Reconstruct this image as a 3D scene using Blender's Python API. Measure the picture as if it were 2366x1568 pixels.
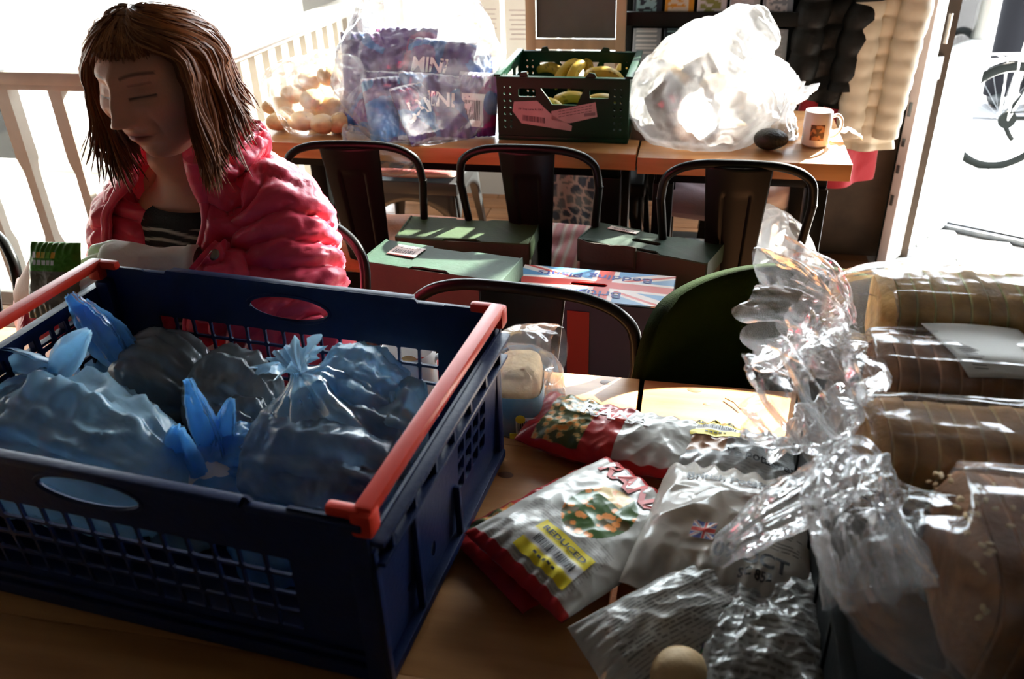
import bpy, bmesh, math, random
from mathutils import Vector, Matrix, noise, geometry
PI = math.pi
sin, cos = math.sin, math.cos
R = math.radians
SC = bpy.context.scene
for o in list(bpy.data.objects): bpy.data.objects.remove(o, do_unlink=True)
COL = SC.collection

# ---------------------------------------------------------------- camera
EYE = Vector((0, 0, 1.49))
FPX, PITCH, ROLL, YAW = 2000.0, R(30), R(-2), R(12.5)
_F = Vector((0, cos(PITCH), -sin(PITCH))); _R0 = Vector((1, 0, 0)); _U0 = _R0.cross(_F)
_Rv = cos(ROLL)*_R0 + sin(ROLL)*_U0; _Uv = -sin(ROLL)*_R0 + cos(ROLL)*_U0
_Z = Matrix.Rotation(YAW, 3, 'Z')
CF, CR, CU = _Z @ _F, _Z @ _Rv, _Z @ _Uv
cam = bpy.data.cameras.new('camera'); camo = bpy.data.objects.new('camera', cam); COL.objects.link(camo)
cam.sensor_width = 36; cam.lens = FPX/2366*36; cam.clip_start = .02; cam.clip_end = 200
mw = Matrix((CR, CU, -CF)).transposed().to_4x4(); mw.translation = EYE
camo.matrix_world = mw
cam.dof.use_dof = True; cam.dof.focus_distance = 1.5; cam.dof.aperture_fstop = 6.3
SC.camera = camo
def Q(px, py, z):
    d = CF + (px-1183)/FPX*CR - (py-784)/FPX*CU
    return EYE + d*((z-EYE.z)/d.z)
def V(px, py, v):
    d = CF + (px-1183)/FPX*CR - (py-784)/FPX*CU
    return EYE + d*(v/d.y)

# ---------------------------------------------------------------- world, sun, exposure
w = bpy.data.worlds.new('sky'); SC.world = w; w.use_nodes = True
bg = w.node_tree.nodes['Background']; bg.inputs[0].default_value = (.86, .93, 1, 1); bg.inputs[1].default_value = 12.0
sl = bpy.data.lights.new('sun', 'SUN'); sl.energy = 34; sl.angle = R(.8); sl.color = (1, .93, .82)
so = bpy.data.objects.new('sun', sl); COL.objects.link(so)
SUNDIR = Vector((.50, .866, .53)).normalized()          # towards the sun: through the shopfront, from behind right
so.rotation_euler = SUNDIR.to_track_quat('Z', 'Y').to_euler(); so.location = (2, 6, 6)
SC.view_settings.view_transform = 'Standard'; SC.view_settings.look = 'None'
SC.view_settings.gamma = 1; SC.view_settings.use_curve_mapping = False
SC.view_settings.exposure = 0.95
try:
    SC.cycles.transparent_max_bounces = 24; SC.cycles.max_bounces = 10
except Exception: pass

# ---------------------------------------------------------------- helpers
MATS = {}
def mat(name, col=(.5, .5, .5), rough=.5, metal=0, spec=.5, vary=0, vscale=8, bump=0, bscale=60, vcol=False,
        coat=0, sheen=0, sub=0, bdetail=4, stretch=(1, 1, 1), col2=None, btype='noise', emit=0):
    m = bpy.data.materials.new(name); m.use_nodes = True; MATS[name] = m
    nt = m.node_tree; N = nt.nodes; Lk = nt.links; b = N['Principled BSDF']
    b.inputs['Base Color'].default_value = (*col, 1); b.inputs['Roughness'].default_value = rough
    b.inputs['Metallic'].default_value = metal; b.inputs['Specular IOR Level'].default_value = spec
    b.inputs['Coat Weight'].default_value = coat; b.inputs['Sheen Weight'].default_value = sheen
    if sub: b.inputs['Subsurface Weight'].default_value = sub; b.inputs['Subsurface Radius'].default_value = (.01, .004, .002)
    tc = N.new('ShaderNodeTexCoord'); mp = N.new('ShaderNodeMapping'); mp.inputs['Scale'].default_value = stretch
    Lk.new(tc.outputs['Object'], mp.inputs['Vector'])
    src = None
    if vcol:
        a = N.new('ShaderNodeAttribute'); a.attribute_name = 'Col'; src = a.outputs['Color']
    if vary or col2:
        n = N.new('ShaderNodeTexNoise'); n.inputs['Scale'].default_value = vscale; n.inputs['Detail'].default_value = 6
        Lk.new(mp.outputs[0], n.inputs['Vector'])
        mx = N.new('ShaderNodeMix'); mx.data_type = 'RGBA'
        rr = N.new('ShaderNodeValToRGB'); rr.color_ramp.elements[0].position = .35; rr.color_ramp.elements[1].position = .65
        Lk.new(n.outputs['Fac'], rr.inputs[0]); Lk.new(rr.outputs[0], mx.inputs['Factor'])
        if col2:
            mx.inputs['A'].default_value = (*col, 1); mx.inputs['B'].default_value = (*col2, 1)
        else:
            k = 1-vary
            if src:
                mu = N.new('ShaderNodeMix'); mu.data_type = 'RGBA'; mu.blend_type = 'MULTIPLY'; mu.inputs['Factor'].default_value = 1
                Lk.new(src, mu.inputs['A']); mu.inputs['B'].default_value = (k, k, k, 1)
                Lk.new(src, mx.inputs['A']); Lk.new(mu.outputs['Result'], mx.inputs['B'])
            else:
                mx.inputs['A'].default_value = (*col, 1); mx.inputs['B'].default_value = (col[0]*k, col[1]*k, col[2]*k, 1)
        src = mx.outputs['Result']
    if src: Lk.new(src, b.inputs['Base Color'])
    if bump:
        if btype == 'noise':
            n = N.new('ShaderNodeTexNoise'); n.inputs['Detail'].default_value = bdetail; n.inputs['Scale'].default_value = bscale
            Lk.new(mp.outputs[0], n.inputs['Vector']); h = n.outputs['Fac']
        else:
            h = crumple_nodes(nt, mp.outputs[0], bscale)
        bm_ = N.new('ShaderNodeBump'); bm_.inputs['Strength'].default_value = bump; bm_.inputs['Distance'].default_value = .004
        Lk.new(h, bm_.inputs['Height']); Lk.new(bm_.outputs[0], b.inputs['Normal'])
    return m
def crumple_nodes(nt, vec, scale):
    """height of creased film: facets of a warped Voronoi plus fine ridges"""
    N = nt.nodes; Lk = nt.links
    n = N.new('ShaderNodeTexNoise'); n.inputs['Scale'].default_value = scale*.5; n.inputs['Detail'].default_value = 2
    Lk.new(vec, n.inputs['Vector'])
    add = N.new('ShaderNodeMixRGB'); add.blend_type = 'LINEAR_LIGHT'; add.inputs[0].default_value = .06
    Lk.new(vec, add.inputs[1]); Lk.new(n.outputs['Color'], add.inputs[2])
    v1 = N.new('ShaderNodeTexVoronoi'); v1.feature = 'DISTANCE_TO_EDGE'; v1.inputs['Scale'].default_value = scale
    v2 = N.new('ShaderNodeTexVoronoi'); v2.feature = 'F1'; v2.inputs['Scale'].default_value = scale*2.3
    Lk.new(add.outputs[0], v1.inputs['Vector']); Lk.new(add.outputs[0], v2.inputs['Vector'])
    m1 = N.new('ShaderNodeMath'); m1.operation = 'MULTIPLY_ADD'; m1.inputs[1].default_value = .5
    Lk.new(v2.outputs['Distance'], m1.inputs[0]); Lk.new(v1.outputs['Distance'], m1.inputs[2])
    return m1.outputs[0]
def film(name, tint=(1, 1, 1), clear=.8, milk=(.8, .8, .8), rough=.12, bscale=40, bump=1.0, gloss=.12, streak=.25, vcol=False, bd=.004, face=.35, tl_mix=.5):
    """thin plastic film: mostly see-through, with milky folds and sharp highlights"""
    m = bpy.data.materials.new(name); m.use_nodes = True; MATS[name] = m
    nt = m.node_tree; N = nt.nodes; Lk = nt.links; N.remove(N['Principled BSDF'])
    out = N['Material Output']; tc = N.new('ShaderNodeTexCoord')
    h = crumple_nodes(nt, tc.outputs['Object'], bscale)
    b = N.new('ShaderNodeBump'); b.inputs['Strength'].default_value = bump; b.inputs['Distance'].default_value = bd
    Lk.new(h, b.inputs['Height'])
    tr = N.new('ShaderNodeBsdfTransparent'); tr.inputs[0].default_value = (*tint, 1)
    df = N.new('ShaderNodeBsdfDiffuse'); tl = N.new('ShaderNodeBsdfTranslucent')
    for s in (df, tl):
        s.inputs[0].default_value = (*milk, 1); Lk.new(b.outputs[0], s.inputs['Normal'])
        if vcol:
            a = N.new('ShaderNodeAttribute'); a.attribute_name = 'Col'; Lk.new(a.outputs['Color'], s.inputs[0])
    ml = N.new('ShaderNodeMixShader'); ml.inputs[0].default_value = tl_mix; Lk.new(df.outputs[0], ml.inputs[1]); Lk.new(tl.outputs[0], ml.inputs[2])
    gl = N.new('ShaderNodeBsdfGlossy'); gl.inputs['Roughness'].default_value = rough; Lk.new(b.outputs[0], gl.inputs['Normal'])
    # milky amount: base + creases
    ns = N.new('ShaderNodeTexNoise'); ns.inputs['Scale'].default_value = bscale*.6; ns.inputs['Detail'].default_value = 5; ns.inputs['Distortion'].default_value = 1.5
    Lk.new(tc.outputs['Object'], ns.inputs['Vector'])
    mr = N.new('ShaderNodeMapRange'); mr.inputs['From Min'].default_value = .45; mr.inputs['From Max'].default_value = .75
    mr.inputs['To Min'].default_value = 1-clear; mr.inputs['To Max'].default_value = min(1, 1-clear+streak)
    Lk.new(ns.outputs['Fac'], mr.inputs['Value'])
    lw = N.new('ShaderNodeLayerWeight'); lw.inputs['Blend'].default_value = .25; Lk.new(b.outputs[0], lw.inputs['Normal'])
    ad = N.new('ShaderNodeMath'); ad.operation = 'MULTIPLY_ADD'; ad.inputs[1].default_value = face; ad.use_clamp = True
    Lk.new(lw.outputs['Facing'], ad.inputs[0]); Lk.new(mr.outputs[0], ad.inputs[2])
    m1 = N.new('ShaderNodeMixShader'); Lk.new(ad.outputs[0], m1.inputs[0]); Lk.new(tr.outputs[0], m1.inputs[1]); Lk.new(ml.outputs[0], m1.inputs[2])
    gf = N.new('ShaderNodeMath'); gf.operation = 'MULTIPLY_ADD'; gf.inputs[1].default_value = .6; gf.inputs[2].default_value = gloss; gf.use_clamp = True
    Lk.new(lw.outputs['Fresnel'], gf.inputs[0])
    m2 = N.new('ShaderNodeMixShader'); Lk.new(gf.outputs[0], m2.inputs[0]); Lk.new(m1.outputs[0], m2.inputs[1]); Lk.new(gl.outputs[0], m2.inputs[2])
    Lk.new(m2.outputs[0], out.inputs[0])
    return m

RM = {}      # root matrices
class MB:
    def __init__(s): s.v = []; s.f = []; s.c = []; s.hasc = False
    def add(s, vs, fs, col=None):
        k = len(s.v); s.v += [Vector(p) for p in vs]; s.f += [tuple(i+k for i in f) for f in fs]
        if col is None: s.c += [(1, 1, 1)]*len(vs)
        else:
            s.hasc = True
            s.c += (list(col) if isinstance(col, list) else [col]*len(vs))
        return s
    def box(s, c, d, M=None, bev=0, col=None):
        x, y, z = d[0]/2, d[1]/2, d[2]/2; b = min(bev, x*.9, y*.9, z*.9)
        c = Vector(c)
        if b <= 0:
            vs = [Vector((i*x, j*y, k*z)) for i in (-1, 1) for j in (-1, 1) for k in (-1, 1)]
            fs = [(0, 1, 3, 2), (4, 6, 7, 5), (0, 4, 5, 1), (2, 3, 7, 6), (0, 2, 6, 4), (1, 5, 7, 3)]
        else:
            bm = bmesh.new(); bmesh.ops.create_cube(bm, size=1)
            for q in bm.verts: q.co = Vector((q.co.x*d[0], q.co.y*d[1], q.co.z*d[2]))
            bmesh.ops.bevel(bm, geom=list(bm.edges), offset=b, segments=2, affect='EDGES', profile=.6)
            bm.verts.index_update(); vs = [q.co.copy() for q in bm.verts]; fs = [tuple(q.index for q in f.verts) for f in bm.faces]; bm.free()
        if M is not None: vs = [M @ p for p in vs]
        return s.add([p+c for p in vs], fs, col)
    def tube(s, P, r, n=8, cap=True, closed=False, col=None, flat=1.0, up=None):
        P = [Vector(p) for p in P]; m = len(P); rs = r if isinstance(r, (list, tuple)) else [r]*m
        rings = []; prev = None
        for i in range(m):
            a = P[(i-1) % m] if (closed or i > 0) else P[i]; b = P[(i+1) % m] if (closed or i < m-1) else P[i]
            t = (b-a); t = t.normalized() if t.length > 1e-9 else Vector((0, 0, 1))
            if prev is None:
                x = (Vector(up) if up else (Vector((0, 0, 1)) if abs(t.z) < .9 else Vector((1, 0, 0))))
            else: x = prev
            x = (x - t*x.dot(t)); x = x.normalized() if x.length > 1e-9 else t.orthogonal().normalized()
            prev = x; y = t.cross(x)
            rings.append([P[i] + rs[i]*(cos(2*PI*k/n)*x*flat + sin(2*PI*k/n)*y) for k in range(n)])
        return s.loft(rings, cap=cap and not closed, closed=closed, col=col)
    def loft(s, rings, cap=True, closed=False, col=None):
        m = len(rings); n = len(rings[0]); vs = [p for r_ in rings for p in r_]; fs = []
        for i in range(m if closed else m-1):
            for k in range(n):
                a, b = i*n+k, i*n+(k+1) % n; c, d = ((i+1) % m)*n+(k+1) % n, ((i+1) % m)*n+k
                fs.append((a, b, c, d))
        if cap: fs.append(tuple(range(n-1, -1, -1))); fs.append(tuple((m-1)*n+k for k in range(n)))
        return s.add(vs, fs, col)
    def grid(s, fn, nu, nv, cu=False, col=None, thick=0):
        """fn(a, b) with a, b in 0..1; col = function or colour"""
        vs = [Vector(fn(i/(nu if cu else nu-1), j/(nv-1))) for j in range(nv) for i in range(nu)]
        cc = [col(i/(nu if cu else nu-1), j/(nv-1)) for j in range(nv) for i in range(nu)] if callable(col) else col
        fs = [(j*nu+i, j*nu+(i+1) % nu, (j+1)*nu+(i+1) % nu, (j+1)*nu+i) for j in range(nv-1) for i in range(nu if cu else nu-1)]
        return s.add(vs, fs, cc)
    def plate(s, outer, holes, t, fn, col=None):
        """flat plate with holes cut through it; outer/holes lists of (x, y); fn(x, y, d) -> point; t thickness"""
        loops = [list(outer)] + [list(h) for h in holes]
        pts = [p for l in loops for p in l]
        tris = geometry.tessellate_polygon([[Vector((p[0], p[1], 0)) for p in l] for l in loops])
        n = len(pts)
        vs = [fn(p[0], p[1], 0) for p in pts] + [fn(p[0], p[1], t) for p in pts]
        fs = [tuple(f) for f in tris] + [tuple(i+n for i in reversed(f)) for f in tris]
        k = 0
        for l in loops:
            m = len(l)
            for i in range(m): fs.append((k+i, k+(i+1) % m, n+k+(i+1) % m, n+k+i))
            k += m
        return s.add(vs, fs, col)
    def cyl(s, c, r, h, n=24, r2=None, axis='Z', col=None, bev=0):
        r2 = r if r2 is None else r2
        prof = [(r, 0), (r2, h)] if not bev else [(r-bev, 0), (r, bev), (r2, h-bev), (r2-bev, h)]
        ax = {'Z': lambda x, y, z: Vector((x, y, z)), 'Y': lambda x, y, z: Vector((x, z, y)), 'X': lambda x, y, z: Vector((z, x, y))}[axis]
        return s.loft([[Vector(c)+ax(q*cos(2*PI*k/n), q*sin(2*PI*k/n), z) for k in range(n)] for q, z in prof], col=col)
    def lathe(s, c, prof, n=32, col=None, cap=True):
        return s.loft([[Vector(c)+Vector((q*cos(2*PI*k/n), q*sin(2*PI*k/n), z)) for k in range(n)] for q, z in prof], cap=cap, col=col)
    def ball(s, c, r, n=16, m=10, col=None, fn=None, M=None):
        rr = r if isinstance(r, (tuple, list)) else (r, r, r); rings = []
        for j in range(m+1):
            t = PI*(j+.02)/(m+.04)
            ring = []
            for k in range(n):
                a = 2*PI*k/n; p = Vector((rr[0]*sin(t)*cos(a), rr[1]*sin(t)*sin(a), -rr[2]*cos(t)))
                if fn: p = fn(p)
                if M is not None: p = M @ p
                ring.append(p+Vector(c))
            rings.append(ring)
        return s.loft(rings, col=col)
    def build(s, name, material, parent=None, smooth=True, world=True, label=None, kind=None, ang=40, thick=0, root=None):
        me = bpy.data.meshes.new(name)
        r_ = root if root is not None else parent
        Mi = RM[r_].inverted() if (r_ is not None and world) else None
        me.from_pydata([tuple(Mi @ p) if Mi is not None else tuple(p) for p in s.v], [], s.f)
        if s.hasc:
            at = me.color_attributes.new('Col', 'FLOAT_COLOR', 'POINT')
            at.data.foreach_set('color', [x for c in s.c for x in (c[0], c[1], c[2], 1)])
        bm = bmesh.new(); bm.from_mesh(me); bmesh.ops.recalc_face_normals(bm, faces=bm.faces); bm.to_mesh(me); bm.free()
        if smooth: me.shade_smooth(); me.set_sharp_from_angle(angle=R(ang))
        me.materials.append(MATS[material] if isinstance(material, str) else material)
        o = bpy.data.objects.new(name, me); COL.objects.link(o)
        if thick:
            md = o.modifiers.new('thickness', 'SOLIDIFY'); md.thickness = thick; md.offset = 0
        if parent is not None: o.parent = parent; RM[o] = RM[parent]
        else: RM[o] = Matrix.Identity(4)
        if label: o['label'] = label
        if kind or name == 'print': o['kind'] = kind or 'stuff'
        return o
def thing(name, label, cat, loc=(0, 0, 0), rz=0, group=None, rot=None):
    o = bpy.data.objects.new(name, None); COL.objects.link(o); o.empty_display_size = .05
    o.location = loc; e = rot if rot is not None else (0, 0, rz); o.rotation_euler = e
    M = Matrix.Translation(Vector(loc)) @ (Matrix.Rotation(e[2], 4, 'Z') @ Matrix.Rotation(e[1], 4, 'Y') @ Matrix.Rotation(e[0], 4, 'X'))
    RM[o] = M
    o['label'] = label; o['category'] = cat
    if group: o['group'] = group
    return o
def single(o, label, cat, group=None):
    """a thing that is one mesh: put its origin at its base"""
    o['label'] = label; o['category'] = cat
    if group: o['group'] = group
    me = o.data; vs = me.vertices
    if len(vs) and o.parent is None:
        mn = Vector((min(q.co.x for q in vs), min(q.co.y for q in vs), min(q.co.z for q in vs)))
        mx = Vector((max(q.co.x for q in vs), max(q.co.y for q in vs), max(q.co.z for q in vs)))
        c = Vector(((mn.x+mx.x)/2, (mn.y+mx.y)/2, mn.z)); me.transform(Matrix.Translation(-c)); o.location = o.location + c
        RM[o] = Matrix.Translation(c)
    return o
def struct(o): o['kind'] = 'structure'; return o
def dup(root, loc, rz, label, group=None, only=None):
    r = root.copy(); COL.objects.link(r); r.location = loc; r.rotation_euler = (0, 0, rz); r['label'] = label
    RM[r] = Matrix.Translation(Vector(loc)) @ Matrix.Rotation(rz, 4, 'Z')
    if group: r['group'] = group
    for ch in list(root.children):
        c = ch.copy(); COL.objects.link(c); c.parent = r; RM[c] = RM[r]
        for g in ch.children: d = g.copy(); COL.objects.link(d); d.parent = c; RM[d] = RM[r]
    return r
_tc = {}
def text_mesh(txt, size=1.0, bold=0.0, serif=0):
    """outline mesh of flat lettering, centred; returns verts (x, y), faces"""
    cu = bpy.data.curves.new('t', 'FONT'); cu.body = txt; cu.size = size; cu.align_x = 'CENTER'; cu.align_y = 'CENTER'; cu.offset = bold*size; cu.resolution_u = 3
    ob = bpy.data.objects.new('t', cu); COL.objects.link(ob)
    dg = bpy.context.evaluated_depsgraph_get(); me = bpy.data.meshes.new_from_object(ob.evaluated_get(dg))
    vs = [(q.co.x, q.co.y) for q in me.vertices]; fs = [tuple(p.vertices) for p in me.polygons]
    bpy.data.objects.remove(ob); bpy.data.curves.remove(cu); bpy.data.meshes.remove(me)
    return vs, fs
def put_text(mb, txt, size, fn, bold=0.0, sx=1.0, col=None):
    vs, fs = text_mesh(txt, size, bold); mb.add([fn(x*sx, y) for x, y in vs], fs, col); return mb
def ridge(p, sc, oct=3):
    a = 0; amp = 1; tot = 0
    for i in range(oct):
        a += amp*(1-2*abs(noise.noise(p*sc + Vector((i*7.3, 1.7*i, 3.1))))); tot += amp; amp *= .5; sc *= 2.1
    return a/tot
def frac(p, sc, oct=3):
    a = 0; amp = 1
    for i in range(oct): a += amp*noise.noise(p*sc+Vector((3.3*i, 0, 9.1*i))); amp *= .5; sc *= 2
    return a
def lerp(a, b, t): return a+(b-a)*t
def smooth01(t): t = max(0, min(1, t)); return t*t*(3-2*t)
def spline(P, n):
    P = [Vector(p) for p in P]; m = len(P)-1; out = []
    for i in range(n):
        t = i/(n-1)*m; k = min(int(t), m-1); f = t-k
        p0, p1, p2, p3 = P[max(k-1, 0)], P[k], P[k+1], P[min(k+2, m)]
        out.append(.5*((2*p1)+(p2-p0)*f+(2*p0-5*p1+4*p2-p3)*f*f+(3*p1-p0-3*p2+p3)*f*f*f))
    return out
def sval(X, n):
    return [v.x for v in spline([Vector((x, 0, 0)) for x in X], n)]
def rrect(w, h, r, n=5, cx=0, cy=0):
    out = []
    for (sx, sy, a0) in ((1, 1, 0), (-1, 1, 90), (-1, -1, 180), (1, -1, 270)):
        for k in range(n+1):
            a = R(a0+90*k/n); out.append((cx+sx*(w/2-r)+r*cos(a), cy+sy*(h/2-r)+r*sin(a)))
    return out
def oval(w, h, n=24, cx=0, cy=0): return [(cx+w/2*cos(2*PI*k/n), cy+h/2*sin(2*PI*k/n)) for k in range(n)]
# ---------------------------------------------------------------- materials
mat('white_paint', (.82, .82, .8), .45, bump=.1, bscale=30)
mat('rail_paint', (.44, .41, .36), .4, bump=.15, bscale=40, vary=.12, vscale=14)
mat('wall_paint', (.40, .41, .42), .7, bump=.15, bscale=50)
mat('dark_wall', (.055, .045, .035), .75, bump=.3, bscale=60, vary=.4)
mat('brown_wall', (.085, .055, .035), .8, bump=.4, bscale=40, vary=.4)
mat('ceiling_paint', (.05, .045, .04), .8)
mat('pale_floor', (.7, .69, .66), .4, vary=.1)
mat('pine', (.58, .29, .11), .36, vary=.45, vscale=4, stretch=(.8, 7, 7), bump=.08, bscale=20, col2=(.42, .185, .06), spec=.4)
mat('floor_wood', (.33, .16, .075), .38, vscale=5, stretch=(.7, 10, 10), bump=.25, bscale=26, col2=(.22, .1, .045))
mat('black_steel', (.004, .0043, .004), .34, metal=.0, spec=.13, coat=0, bump=.06, bscale=80)
mat('gunmetal', (.11, .115, .12), .35, metal=.8, bump=.05)
mat('black_plastic', (.004, .005, .005), .5, bump=.1, bscale=120, spec=.15)
mat('crate_blue', (.003, .012, .055), .45, bump=.12, bscale=150, spec=.22)
mat('crate_red', (.60, .028, .010), .42, bump=.05, bscale=90, spec=.25)
mat('crate_green', (.002, .030, .014), .42, bump=.06, spec=.18)
mat('card_green', (.012, .052, .028), .6, bump=.12, bscale=160, vary=.25, vscale=30)
mat('card_olive', (.018, .052, .008), .65, bump=.12, bscale=160, vary=.3, vscale=12)
mat('card_brown', (.040, .033, .018), .8, bump=.3, bscale=120, vary=.25)
mat('print_vcol', vcol=True, rough=.42)
mat('paper', (.8, .79, .74), .6, vary=.06)
mat('paper_pink', (.5, .42, .42), .6, vary=.15, vscale=20)
mat('ink', (.03, .03, .035), .5)
mat('ink_blue', (.035, .06, .3), .5)
mat('ink_red', (.5, .03, .02), .5)
mat('navy', (.012, .022, .06), .6)
mat('band_red', (.16, .012, .01), .6)
mat('ink_white', (.85, .85, .85), .5)
mat('sticker_yellow', (.85, .68, .02), .45)
mat('ceramic', (.8, .79, .76), .12, coat=.5)
mat('tile', (.6, .59, .55), .5, vary=.12, vscale=9)
mat('tile_grey', (.3, .3, .3), .55, vary=.15)
mat('grout', (.4, .39, .37), .9)
mat('asphalt', (.035, .035, .037), .9, bump=.4, bscale=200, vary=.2)
mat('pavement', (.48, .47, .45), .8, vary=.2, vscale=4)
mat('rubber', (.003, .004, .003), .7, spec=.1)
mat('street_dark', (.003, .003, .004), .9, spec=.1)
mat('street_blue', (.01, .02, .04), .9, spec=.1)
mat('chrome', (.6, .6, .6), .2, metal=1)
mat('olive_felt', (.010, .021, .005), .95, spec=.05, sheen=0, bump=.4, bscale=400, vary=.3)
mat('red_cloth', (.42, .018, .035), .85, sheen=.3, bump=.3, bscale=300)
mat('black_puffer', (.006, .0065, .006), .55, spec=.2, sheen=0, bump=.5, bscale=60)
mat('cream_puffer', (.62, .55, .42), .6, sheen=.2, bump=.35, bscale=50)
mat('orange_cushion', (.5, .16, .05), .85, vary=.35, vscale=18, bump=.4, bscale=200)
mat('mauve_cushion', (.2, .15, .17), .85, bump=.4, bscale=250)
mat('white_cloth', (.78, .76, .74), .8, bump=.4, bscale=30)
mat('pattern', vcol=True, rough=.8, bump=.4, bscale=200)
mat('chalkboard', (.09, .09, .085), .75, vary=.15)
mat('frame_wood', (.5, .37, .24), .6, vary=.2, stretch=(1, 1, .1), vscale=20)

def glass_mat():
    m = bpy.data.materials.new('window_glass'); m.use_nodes = True; MATS['window_glass'] = m
    nt = m.node_tree; N = nt.nodes; Lk = nt.links; N.remove(N['Principled BSDF'])
    tr = N.new('ShaderNodeBsdfTransparent'); tr.inputs[0].default_value = (.95, .97, .96, 1)
    gl = N.new('ShaderNodeBsdfGlossy'); gl.inputs['Roughness'].default_value = .02
    lw = N.new('ShaderNodeFresnel'); lw.inputs[0].default_value = 1.45
    mx = N.new('ShaderNodeMixShader'); Lk.new(lw.outputs[0], mx.inputs[0]); Lk.new(tr.outputs[0], mx.inputs[1]); Lk.new(gl.outputs[0], mx.inputs[2])
    Lk.new(mx.outputs[0], N['Material Output'].inputs[0])
glass_mat()

# ---------------------------------------------------------------- room shell
def sbox(name, c, d, m, bev=0, kind='structure', parent=None):
    o = MB().box(c, d, bev=bev).build(name, m, parent)
    if parent is None:
        o['kind'] = kind; me = o.data; me.transform(Matrix.Translation(-Vector(c))); o.location = c; RM[o] = Matrix.Translation(Vector(c))
    return o
BW = 3.95
fl = sbox('floor', (-1.2, .95, -.06), (6.2, 7.0, .08), 'dark_wall')
pw = .125
plmesh = {}
for j in range(31):
    v0 = .15+j*pw
    for (a, b) in (((-4.1, -1.9), (-1.9, -.3), (-.3, 1.85)) if j % 2 else ((-4.1, -2.6), (-2.6, -.9), (-.9, 1.85))):
        if v0 > 2.45 and b == 1.85: b = .72
        if b-a < .2: continue
        key = (a, b)
        if key not in plmesh:
            o = MB().box((0, 0, -.009), (b-a-.004, pw-.005, .018), bev=.002).build('plank', 'floor_wood', fl, world=False); plmesh[key] = o
        else:
            o = plmesh[key].copy(); COL.objects.link(o); o.parent = fl
        o.location = Vector(((a+b)/2, v0, 0))-fl.location
sbox('floor_glare', (-2.95, 3.25, .004), (2.6, 1.5, .012), 'pale_floor')  # pale slab added to stand for glare on the floor behind the railing
# entrance floor tiles and pavement
tf = sbox('floor_entrance', (1.3, 3.05, -.035), (1.16, 1.35, .05), 'grout')
tm = {}
random.seed(4)
def tiles(parent, u0, u1, v0, v1, tw, th, z, keep, grey=.08, name='tile'):
    base = {}
    j = 0; v = v0
    while v+th <= v1+1e-6:
        u = u0 - (tw/2 if j % 2 else 0)
        while u < u1:
            c = Vector((u+tw/2, v+th/2, z))
            if u >= u0-1e-6 and u+tw <= u1+1e-6 and keep(c):
                k = 'tile_grey' if random.random() < grey else 'tile'
                if k not in base: o = MB().box((0, 0, 0), (tw-.006, th-.006, .012), bev=.0015).build(name, k, parent, world=False); base[k] = o
                else: o = base[k].copy(); COL.objects.link(o); o.parent = parent
                o.location = c-parent.location
            u += tw
        j += 1; v += th
TH0 = Vector((1.073, 3.754, 0)); THD = Vector((.89, -.456, 0)).normalized(); THN = Vector((.456, .89, 0)).normalized()
tiles(tf, .74, 1.86, 2.4, 3.7, .125, .1, -.004, lambda c: (c-TH0).dot(THN) < -.09)
MBp = MB().box((0, 0, 0), (16, 12, .1)); pv = MBp.build('ground_outside', 'pavement'); pv.location = (0, BW+6.1, -.075); RM[pv] = Matrix.Translation(pv.location); struct(pv)
pv2 = sbox('road', (2, 9.5, -.03), (14, 8, .04), 'asphalt')
pt = sbox('pavement', (1.7, 4.35, -.03), (2.6, 1.5, .03), 'grout')
tiles(pt, .95, 3.0, 3.45, 5.0, .125, .1, -.006, lambda c: (c-TH0).dot(THN) > .09, .03)
o = MB().box((0, 0, 0), (1.0, .07, .022), Matrix.Rotation(math.atan2(THD.y, THD.x), 3, 'Z'), bev=.004)
o.box((0, .0, .012), (1.0, .016, .012), Matrix.Rotation(math.atan2(THD.y, THD.x), 3, 'Z'), bev=.002)
o = o.build('threshold', 'gunmetal'); o.location = TH0+THD*.42+Vector((0, 0, .006)); RM[o] = Matrix.Translation(o.location); struct(o)

ceil = sbox('ceiling', (-1.2, .75, 3.05), (6.2, 6.6, .1), 'ceiling_paint')
sbox('wall_behind', (-1.2, -2.55, 1.5), (6.2, .1, 3.1), 'dark_wall')
sbox('wall_left', (-4.25, .7, 1.5), (.1, 6.5, 3.1), 'wall_paint')
sbox('wall_right', (1.9, .4, 1.5), (.1, 6.0, 3.1), 'brown_wall')
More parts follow.
